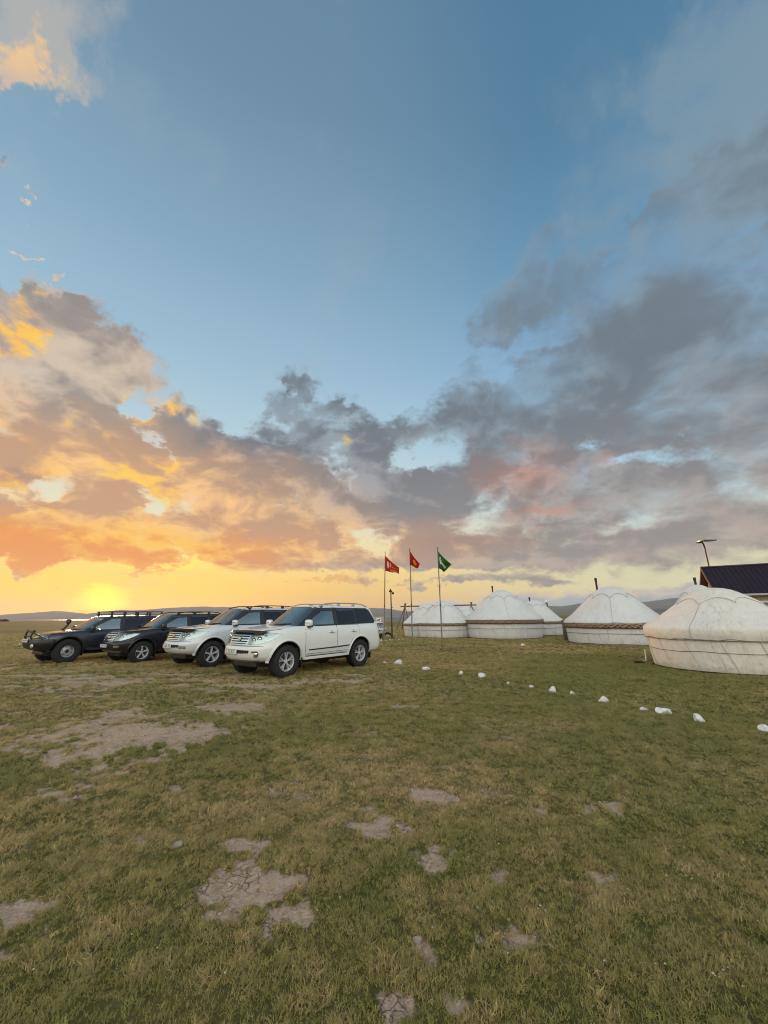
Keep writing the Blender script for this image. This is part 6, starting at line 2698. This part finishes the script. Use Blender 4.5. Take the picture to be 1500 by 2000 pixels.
        # arch lips
        for xa in (0.0, XR_AX):
            bm = bmesh.new()
            prev = None
            a0, a1 = (-.10, PI + .10)
            rings = []
            for k in range(29):
                a = a0 + (a1 - a0) * k / 28
                ring = []
                for rad, out in ((.484, -.04), (.484, .010), (.497, .022), (.520, .020), (.545, .002), (.552, -.015)):
                    x = xa + rad * math.cos(a)
                    z = .42 + rad * math.sin(a)
                    y = sh.side_y(x, max(z, .46)) + out
                    ring.append(bm.verts.new((x, sd_ * y, max(z, .40))))
                rings.append(ring)
            for p_, q_ in zip(rings, rings[1:]):
                for j in range(5):
                    bm.faces.new((p_[j], p_[j + 1], q_[j + 1], q_[j]))
            part(bm, 'wheel_arch', paint_m if kind == 'suv' else m_trim, root, 60)
        if flap:
            for xa, hh in ((-.50, .20), (XR_AX - .50, .22)):
                bm = bmesh.new()
                bm_box(bm, xa - .012, xa + .012, sd_ * .70, sd_ * .955, hh, .56, None, .005)
                part(bm, 'mud_flap', m_trim)
        # mirrors
        bm = bmesh.new()
        mz = ztA(-.72) + .10
        my = sh.side_y(-.72, mz) + .15
        bmesh.ops.create_uvsphere(bm, u_segments=20, v_segments=12, radius=1.0)
        for v in bm.verts:
            c = v.co
            sgn = lambda q, e_: math.copysign(abs(q) ** e_, q)
            v.co = Vector((-.735 + .075 * sgn(c.x, .75), sd_ * (my + .125 * sgn(c.y, .55)), mz + .095 * sgn(c.z, .6)))
        mr = part(bm, 'mirror', paint_m, root, 60)
        bm = bmesh.new()
        bm_tube(bm, [(-.70, sd_ * (my - .19), mz - .10), (-.72, sd_ * (my - .10), mz - .075)], .026, 8)
        bm_box(bm, -.80, -.67, sd_ * (my - .115), sd_ * (my + .11), mz - .115, mz - .075, None, .01)
        part(bm, 'mirror_foot', m_trim, root, 40)
        bm = bmesh.new()
        bm_box(bm, -.665, -.655, sd_ * (my - .06), sd_ * (my + .115), mz - .004, mz + .012, None, .002)
        part(bm, 'mirror_indicator', m_lampbowl, root, 40)
        # rear lamp, wrapped round the corner
        bm = patch_bm(round_poly([(-3.80, .98), (-3.985, .93), (-3.985, 1.18), (-3.83, 1.20)], .02), side_fn(sd_), 8, 4, .012, .014, lambda p: Vector((0, sd_, 0)))
        part(bm, 'tail_lamp', m_red, root, 40)
        bm = patch_bm(round_poly([(sd_ * .60, .94), (sd_ * .885, .94), (sd_ * .875, 1.20), (sd_ * .62, 1.20)], .02), rear_fn, 6, 4, .010, .012, lambda p: Vector((-1, 0, 0)))
        part(bm, 'tail_lamp', m_red, root, 40)
        if kind == 'suv':
            # roof rail: raised bar on three feet
            bm = bmesh.new()
            pts = []
            for u in np.linspace(0, 1, 22):
                x = -1.42 - u * 2.02
                lift_ = .075 * (1 - abs(2 * u - 1) ** 6)
                pts.append((x, sd_ * .64, zroof + .005 + lift_ + .012 * math.sin(u * PI)))
            bm_tube(bm, pts, .017, 8)
            for u in (.0, .36, .70, 1.0):
                x = -1.42 - u * 2.02
                bm_box(bm, x - .055, x + .055, sd_ * .64 - .022, sd_ * .64 + .022, zroof - .03, zroof + (.03 if u in (0., 1.) else .078), None, .01)
            part(bm, 'roof_rail', m_trim if paint_m is not m_paint_white else m_rail, root, 50)
    # underbody
    bm = bmesh.new()
    bm_box(bm, -3.7, .45, -.58, .58, .27, .43, None, .03)
    bm_tube(bm, [(0, -.75, .40), (0, .75, .40)], .05, 8)
    bm_tube(bm, [(XR_AX, -.75, .40), (XR_AX, .75, .40)], .06, 8)
    bmesh.ops.create_uvsphere(bm, u_segments=10, v_segments=8, radius=.15, matrix=Matrix.Translation((XR_AX, 0, .38)))
    part(bm, 'underbody', m_cavity, root, 40, 0)
    bm = bmesh.new()
    bm_box(bm, .30, .62, -.50, .50, .28, .40, Matrix.Rotation(R(0), 4, 'Y'), .03)
    part(bm, 'skid_plate', m_trim, root, 40)
    # wheels
    for x in (0.0, XR_AX):
        for sd_ in (1, -1):
            wheel(root, x, sd_, wr, ww, wheel_style)
    # front ---------------------------------------------------------------
    zf = sh.hood_f
    if kind == 'suv':
        # grille: chrome frame, dark opening, slats and emblem
        gw0, gw1, g0, g1 = .36, .415, .825, 1.125
        opening = [(-gw0, g0 + .025), (gw0, g0 + .025), (gw1 - .02, g1 - .015), (-gw1 + .02, g1 - .015)]
        outer = [(-gw0 - .03, g0), (gw0 + .03, g0), (gw1 + .022, g1 + .006), (-gw1 - .022, g1 + .006)]
        gr = front_patch('grille', opening, m_cavity, .003, .004, 10, 4)
        for a_, b_ in ((0, 1), (1, 2), (2, 3), (3, 0)):
            bm = patch_bm([outer[a_], outer[b_], opening[b_], opening[a_]], front_fn, 10 if a_ in (0, 2) else 1, 1 if a_ in (0, 2) else 5, .018, .02, lambda p: Vector((1, 0, 0)))
            part(bm, 'grille_frame', m_chrome, root, 40)
        for k in range(4 if wheel_style == 'split' else 4):
            z = g0 + .058 + k * .060
            hw = np.interp(z, [g0, g1], [gw0, gw1]) - .004
            bm = patch_bm([(-hw, z - .013), (hw, z - .013), (hw, z + .019), (-hw, z + .019)], front_fn, 12, 2, .014, .012, lambda p: Vector((1, 0, 0)))
            part(bm, 'grille_slat', m_chrome if grille_m is None else grille_m, root, 40)
        # emblem: three nested ovals
        bm = bmesh.new()
        zc = (g0 + g1) / 2 + .004
        xe = sh.front_x(0, zc) + .036
        for rx, rz, oz in ((.072, .050, 0), (.026, .044, -.004), (.048, .020, .020)):
            pts = [(xe + .004 * math.cos(2 * PI * k / 28 * 2), rx * math.cos(2 * PI * k / 28), zc + oz + rz * math.sin(2 * PI * k / 28)) for k in range(29)]
            bm_tube(bm, pts, .0075, 6, False)
        part(bm, 'emblem', m_chrome, root, 60)
        # bumper slot, lip and plate
        front_patch('bumper_slot', round_poly([(-.50, .625), (.50, .625), (.52, .710), (-.52, .710)], .02), m_cavity, .003, .004, 10, 2)
        front_patch('bumper_lip', [(-.66, .425), (.66, .425), (.74, .475), (-.74, .475)], simple_tan_dust, .006, .008, 12, 2)
        front_patch('bumper_seam', [(-.90, .808), (.90, .808), (.90, .815), (-.90, .815)], m_cavity, .002, .003, 20, 1)
        # headlamps wrapping the corner: housing, bowls, lens
        for sd_ in (1, -1):
            # param: y along the face for the inner half, then the flank
            poly = [(.25, .835), (.62, .855), (.95, .915), (1.22, 1.005), (1.40, 1.095), (.85, 1.122), (.262, 1.105)]
            rp = [.03, .05, .08, .05, .02, .02, .02]

            def corner_fn(t_, z, sd_=sd_):
                zt = sh.ztop(.2)
                zn = .42 + (z - .42) / (sh.hood_f + .01 + .06 * max(t_ - .8, 0) - .42) * .78
                w_ = float(np.interp(zn, sh.zz, sh.w))
                xf_ = float(np.interp(zn, sh.zz, sh.xf))
                t_ = min(max(t_, .001), PI / 2 - .001)
                return Vector((xf_ - .80 + .80 * math.cos(t_) ** (2 / 2.6), sd_ * w_ * math.sin(t_) ** (2 / 3.4), z))
            bm = patch_bm(round_poly(poly, rp), corner_fn, 16, 6, .003, .004, lambda p: Vector((.5, sd_, 0)))
            lamp = part(bm, 'headlamp', m_reflector, root, 40)
            for cy, cz, rr_ in ((.555, .950, .055), (.555, 1.045, .032), (.70, .980, .058), (.80, 1.045, .030), (.66, 1.060, .022)):
                xb = sh.front_x(cy, cz)
                e_ = .01
                n_ = Vector((e_ * 2, -(sh.front_x(cy + e_, cz) - sh.front_x(cy - e_, cz)) * sd_, 0)).normalized()
                n_ = Vector((1, sd_ * (-(sh.front_x(cy + e_, cz) - sh.front_x(cy - e_, cz)) / (2 * e_)), 0)).normalized()
                bm = bmesh.new()
                q_ = n_.to_track_quat('Y', 'Z').to_matrix().to_4x4()
                M_ = Matrix.Translation((xb + .004, sd_ * cy, cz)) @ q_
                bm_lathe(bm, [(rr_ * 1.15, -.004), (rr_ * 1.12, .006), (rr_, .006), (rr_ * .6, -.004)], 'Y', 18, M_)
                b0_ = finish(bm, 'lamp_bezel', m_lampbowl, lamp, 40)
                bm = bmesh.new()
                bm_lathe(bm, [(rr_ * .62, -.002), (rr_ * .45, .006), (.001, .008)], 'Y', 16, M_)
                finish(bm, 'lamp_projector', m_chrome, lamp, 60)
            bm = patch_bm(round_poly(poly, rp), corner_fn, 16, 6, .014, .012, lambda p: Vector((.5, sd_, 0)))
            finish(bm, 'lens', m_lens, lamp, 40)
            if fog == 'round':
                cy, cz = .70, .620
                xb = sh.front_x(cy, cz)
                n_ = Vector((1, sd_ * .35, 0)).normalized()
                q_ = n_.to_track_quat('Y', 'Z').to_matrix().to_4x4()
                M_ = Matrix.Translation((xb - .004, sd_ * cy, cz)) @ q_
                bm = bmesh.new()
                bm_lathe(bm, [(.078, .0), (.074, .014), (.060, .014), (.052, .002)], 'Y', 20, M_)
                fg = part(bm, 'fog_lamp', m_brake, root, 40)
                bm = bmesh.new()
                bm_lathe(bm, [(.054, .004), (.03, .014), (.001, .018)], 'Y', 16, M_)
                finish(bm, 'lens', m_chrome, fg, 60)
                front_patch('fog_brow', [(sd_ * .60, .655), (sd_ * .74, .655), (sd_ * .745, .690), (sd_ * .60, .690)], m_brake, .008, .01, 4, 1)
            else:
                front_patch('fog_lamp', round_poly([(sd_ * .515, .600), (sd_ * .74, .600), (sd_ * .75, .682), (sd_ * .53, .682)], .015), m_chrome, .006, .008, 6, 2)
                front_patch('fog_lens', round_poly([(sd_ * .56, .615), (sd_ * .70, .615), (sd_ * .70, .668), (sd_ * .57, .668)], .012), m_reflector, .010, .006, 4, 2)
        # bug deflector on the hood edge
        if deflector is not None:
            bm = bmesh.new()
            rows = []
            ys = np.linspace(-.80, .80, 33)
            for (dx, dz) in ((-.10, .030), (-.03, .040), (.040, .034), (.070, .000), (.066, -.020)):
                row = []
                for y in ys:
                    e_ = abs(y) / .80
                    xb = sh.contour(sh.w[-2], sh.xf[-2], 0, y)
                    s_ = 1 - .25 * max(e_ - .6, 0) / .4
                    wing = max(e_ - .52, 0)
                    row.append(bm.verts.new((xb + dx * s_ - .015, y, zf + .010 + (dz - .02 * (e_ ** 2)) * (1 - .55 * wing))))
                rows.append(row)
            for ra, rb in zip(rows, rows[1:]):
                for k in range(len(ys) - 1):
                    bm.faces.new((ra[k], ra[k + 1], rb[k + 1], rb[k]))
            bmesh.ops.solidify(bm, geom=bm.faces[:], thickness=.006)
            part(bm, 'hood_deflector', deflector, root, 60)
        plate_pos = (sh.front_x(0, .66) + .022, .0, .662)
        py_ = -.20 if wheel_style == 'split' else -.16
    else:
        # bull bar bumper, round-cornered lamps, small grille
        gw0, g0, g1 = .43, .775, .935
        front_patch('grille', [(-gw0, g0), (gw0, g0), (gw0 + .02, g1), (-gw0 - .02, g1)], m_cavity, .003, .004, 10, 3)
        for k in range(4):
            z = g0 + .02 + k * .043
            bm = patch_bm([(-gw0, z - .008), (gw0, z - .008), (gw0, z + .010), (-gw0, z + .010)], front_fn, 10, 1, .014, .012, lambda p: Vector((1, 0, 0)))
            part(bm, 'grille_slat', m_chrome, root, 40)
        for sd_ in (1, -1):
            poly = [(sd_ * .47, .77), (sd_ * .78, .78), (sd_ * .885, .845), (sd_ * .905, .955), (sd_ * .60, .95), (sd_ * .47, .935)]
            lamp = front_patch('headlamp', round_poly(poly, .03), m_reflector, .002, .003, 12, 5)
            for cy, cz, rr_ in ((.56, .855, .055), (.70, .865, .06)):
                xb = sh.front_x(cy, cz)
                M_ = Matrix.Translation((xb + .006, sd_ * cy, cz)) @ Vector((1, sd_ * .3, 0)).to_track_quat('Y', 'Z').to_matrix().to_4x4()
                bm = bmesh.new()
                bm_lathe(bm, [(rr_, -.004), (rr_ * .9, .006), (rr_ * .6, -.002), (.001, .0)], 'Y', 18, M_)
                finish(bm, 'lamp_bezel', m_lampbowl, lamp, 40)
            bm = patch_bm(round_poly(poly, .03), front_fn, 12, 5, .016, .014, lambda p: Vector((1, 0, 0)))
            finish(bm, 'lens', m_lens, lamp, 40)
        # steel bumper: swept box with winged ends
        bm = bmesh.new()
        rows = []
        for z, ex, wy in ((.46, .10, .78), (.52, .24, .90), (.66, .30, .97), (.80, .30, .98), (.845, .27, .96), (.85, .10, .90)):
            row = []
            for y in np.linspace(-1, 1, 25):
                yy = y * wy
                xx = .70 + ex - .20 * abs(y) ** 2.4 - (.18 * max(abs(y) - .8, 0) / .2)
                row.append(bm.verts.new((xx, yy, z)))
            rows.append(row)
        for ra, rb in zip(rows, rows[1:]):
            for k in range(24):
                bm.faces.new((ra[k], ra[k + 1], rb[k + 1], rb[k]))
        # returns at the ends, back to the wheel arch
        for e_, y in ((0, -1), (24, 1)):
            col = [rows[k][e_] for k in range(6)]
            back = [bm.verts.new((.47, v.co.y * .985, v.co.z)) for v in col]
            for k in range(5):
                bm.faces.new((col[k], col[k + 1], back[k + 1], back[k]))
        part(bm, 'steel_bumper', m_trim, root, 40)
        bm = bmesh.new()
        for y in (-.30, .30):
            bm_tube(bm, [(.93, y, .80), (.99, y, .95), (.95, y * .98, 1.10)], .030, 8)
        bm_tube(bm, [(.95, -.30, 1.10), (.97, -.1, 1.125), (.97, .1, 1.125), (.95, .30, 1.10)], .030, 8)
        bm_tube(bm, [(.99, -.30, .96), (1.0, 0, .97), (.99, .30, .96)], .022, 8)
        for s_ in (-1, 1):
            bm_tube(bm, [(.95, s_ * .30, 1.08), (.92, s_ * .50, 1.04), (.84, s_ * .72, .96), (.80, s_ * .82, .84)], .026, 8)
            bm_box(bm, .88, .97, s_ * .30 - .035, s_ * .30 + .035, 1.09, 1.17, None, .012)
        part(bm, 'bull_bar', m_trim, root, 60)
        for s_ in (-1, 1):
            bm = bmesh.new()
            bm_lathe(bm, [(.07, 0), (.075, .03), (.06, .045), (.001, .05)], 'Y', 18, Matrix.Translation((.98, s_ * .62, .62)) @ Vector((1, s_ * .25, 0)).to_track_quat('Y', 'Z').to_matrix().to_4x4())
            part(bm, 'driving_lamp', m_reflector, root, 40)
        plate_pos = (1.035, .0, .80)
        py_ = -.05
        # snorkel up the right windscreen pillar
        bm = bmesh.new()
        bm_tube(bm, [(-.05, -.90, 1.00), (-.24, -.94, 1.06), (-.42, -.93, 1.20), (-.50, -.92, 1.32), (-.51, -.92, 1.40)], .038, 10)
        part(bm, 'snorkel', m_trim, root, 60)
        bm = bmesh.new()
        bm_lathe(bm, [(.04, -.02), (.055, .0), (.085, .02), (.09, .12), (.07, .16), (.001, .17)], 'Z', 16, Matrix.Translation((-.51, -.92, 1.38)))
        part(bm, 'snorkel_head', m_trim, root, 50)
        # roof rack basket
        zr = zroof + .05
        bm = bmesh.new()
        x0_, x1_, yy = -1.35, -3.60, .62
        for z in (zr + .03, zr + .13):
            pts = [(x0_, -yy, z), (x0_, yy, z)]
            bm_tube(bm, [(x0_, -yy + .05, z), (x0_, yy - .05, z)], .016, 6)
            bm_tube(bm, [(x1_, -yy + .05, z), (x1_, yy - .05, z)], .016, 6)
            for s_ in (-1, 1):
                bm_tube(bm, [(x0_, s_ * (yy - .05), z), (x0_ - .05, s_ * yy, z), (x1_ + .05, s_ * yy, z), (x1_, s_ * (yy - .05), z)], .016, 6)
        part(bm, 'rack_rails', m_trim, root, 60)
        for k in range(7):
            x = x0_ - .04 - k * (x0_ - x1_ - .08) / 6
            bm = bmesh.new()
            bm_tube(bm, [(x, -yy, zr + .03), (x, yy, zr + .03)], .013, 6)
            part(bm, 'rack_crossbar', m_trim, root, 60)
        for k in range(5):
            x = x0_ - .10 - k * (x0_ - x1_ - .2) / 4
            for s_ in (-1, 1):
                bm = bmesh.new()
                bm_box(bm, x - .035, x + .035, s_ * yy - .02, s_ * yy + .02, zroof - .04, zr + .145, None, .006)
                part(bm, 'rack_foot', m_trim, root, 40)
        # side step tube
        for s_ in (-1, 1):
            bm = bmesh.new()
            bm_tube(bm, [(-.62, s_ * .80, .42), (-.72, s_ * .98, .40), (-2.14, s_ * .98, .40), (-2.24, s_ * .80, .42)], .035, 8)
            part(bm, 'step_tube', m_trim, root, 50)
    # number plate --------------------------------------------------------
    if plate:
        px0, _, pz = plate_pos
        bm = bmesh.new()
        bm_box(bm, px0, px0 + .010, py_ - .27, py_ + .27, pz - .062, pz + .062, None, .003)
        pl = part(bm, 'number_plate', m_plate, root, 40)
        bm = bmesh.new()
        bm_box(bm, px0 + .0105, px0 + .0125, py_ - .262, py_ - .17, pz - .055, pz + .055)
        finish(bm, 'plate_country_field', m_plate_pink, pl)
        B_ = Matrix(((0, 0, 1, px0 + .0135), (1, 0, 0, py_ + .04), (0, 1, 0, pz), (0, 0, 0, 1)))
        if plate.startswith('P'):
            place_text(plate, .115, B_, m_ink, pl)
        else:
            # worn characters that cannot be read, only their dark shapes
            bm = bmesh.new()
            for k, (w_, h_) in enumerate(((.030, .064), (.026, .060), (.032, .066), (0, 0), (.036, .062), (.030, .066))):
                if w_:
                    yc = py_ - .11 + k * .062
                    bm_box(bm, px0 + .0125, px0 + .0135, yc - w_ / 2, yc - w_ / 2 + .010, pz - h_ / 2, pz + h_ / 2)
                    bm_box(bm, px0 + .0125, px0 + .0135, yc - w_ / 2 + .0102, yc + w_ / 2, pz + h_ / 2 - .012, pz + h_ / 2)
                    bm_box(bm, px0 + .0125, px0 + .0135, yc + w_ / 2 - .010, yc + w_ / 2, pz - h_ / 2 + (.0 if k % 2 else .02), pz + h_ / 2 - .0122)
            finish(bm, 'lettering', m_ink, pl, deg=None)
        bm = bmesh.new()
        for a_ in ((-.268, .268, .052, .058), (-.268, .268, -.058, -.052)):
            bm_box(bm, px0 + .0105, px0 + .0118, py_ + a_[0], py_ + a_[1], pz + a_[2], pz + a_[3])
        finish(bm, 'plate_border', m_ink, pl)
    # hood shut lines and wipers
    for sd_ in (1, -1):
        bm = bmesh.new()
        pts = []
        for u in np.linspace(0, 1, 14):
            x = sh.xf[-1] - .10 - u * (sh.xf[-1] - .10 - sh.x_cowl + .02)
            y = min(sh.side_y(x, sh.ztop(x) - .005) - .012, .875)
            pts.append((x, sd_ * y, sh.ztop(x) + .013))
        bm_tube(bm, pts, .0055, 4)
        part(bm, 'hood_seam', m_cavity, root, 60)
        y0_ = sd_ * .10 + .12
        bm = bmesh.new()
        pp = []
        for u in np.linspace(0, 1, 7):
            y = y0_ + u * .52 - .3
            z = zt0 + .060 + .035 * u
            pp.append((sh.shield_x(y, z) + .022, y, z))
        bm_tube(bm, pp, .009, 5)
        part(bm, 'wiper', m_trim, root, 60)
    bm = bmesh.new()
    rows = []
    for y in np.linspace(-.80, .80, 17):
        z = zt0 + .022
        x = sh.shield_x(y, z + .02)
        rows.append([bm.verts.new((x + .012, y, z + .026)), bm.verts.new((x + .075, y, z + .020 + .010 * (1 - (y / .8) ** 2)))])
    for a_, b_ in zip(rows, rows[1:]):
        bm.faces.new((a_[0], b_[0], b_[1], a_[1]))
    bmesh.ops.solidify(bm, geom=bm.faces[:], thickness=.004)
    part(bm, 'cowl', m_trim, root, 60)
    # antenna
    return root


m_rail = simple('silver_rail', (0.40, 0.41, 0.41), .35, .7)
simple_shadow = simple('handle_recess_shade', (0.30, 0.31, 0.31), .5)
simple_tan_dust = simple('dusty_lip', (0.30, 0.25, 0.20), .8, vary=.2)


def car_at(contact, heading, *a, wheel_y=.985 - .15, **k):
    """Put a car so that its near (left) front tyre touches the ground at `contact`."""
    hx, hy = heading
    l = math.hypot(hx, hy)
    hx, hy = hx / l, hy / l
    left = Vector((-hy, hx))
    wheel_y *= k.get('scale', 1.0)
    x = contact[0] - left.x * wheel_y
    y = contact[1] - left.y * wheel_y
    z = min(zat(contact[0], contact[1]), zat(x - left.x * wheel_y, y - left.y * wheel_y), zat(x - hx * 2.85, y - hy * 2.85)) - .006
    return suv((x, y, z), (hx, hy), *a, **k)


CARS = [
    dict(c=(-2.82, 11.50), h=(-.621, -.784), label='nearest white off-road car at the right end of the row, multi-spoke wheels, dark hood deflector', p=m_paint_white,
         k=dict(deflector=m_deflector, wheel_style='split', plate='P2 KD', fog='round', scale=1.06)),
    dict(c=(-5.85, 13.75), h=(-.625, -.78), label='pale silver white off-road car with five thick spokes, second from the right in the row', p=m_paint_silver,
         k=dict(deflector=m_trim, wheel_style='star', plate='308 AN', fog='slot', scale=1.05)),
    dict(c=(-9.25, 15.55), h=(-.56, -.83), label='glossy black off-road car with chrome grille, third from the right in the row', p=m_paint_black,
         k=dict(wheel_style='star', plate='01 716', fog='slot', scale=.975)),
    dict(c=(-12.05, 15.52), h=(-.54, -.84), label='dark grey blue off-road car with roof rack, snorkel and bull bar', p=m_paint_blue,
         k=dict(kind='old', wheel_style='steel', plate='KG 559', moulding=False)),
    dict(c=(-.60, 28.4), h=(.90, -.43), label='distant white car with dark bumper, only its nose showing behind the nearest white car', p=m_paint_white,
         k=dict(wheel_style='star', plate='640 AC', fog='slot', group='cars parked in the camp')),
]
for c in CARS:
    car_at(c['c'], c['h'], c['label'], c['p'], **c['k'])
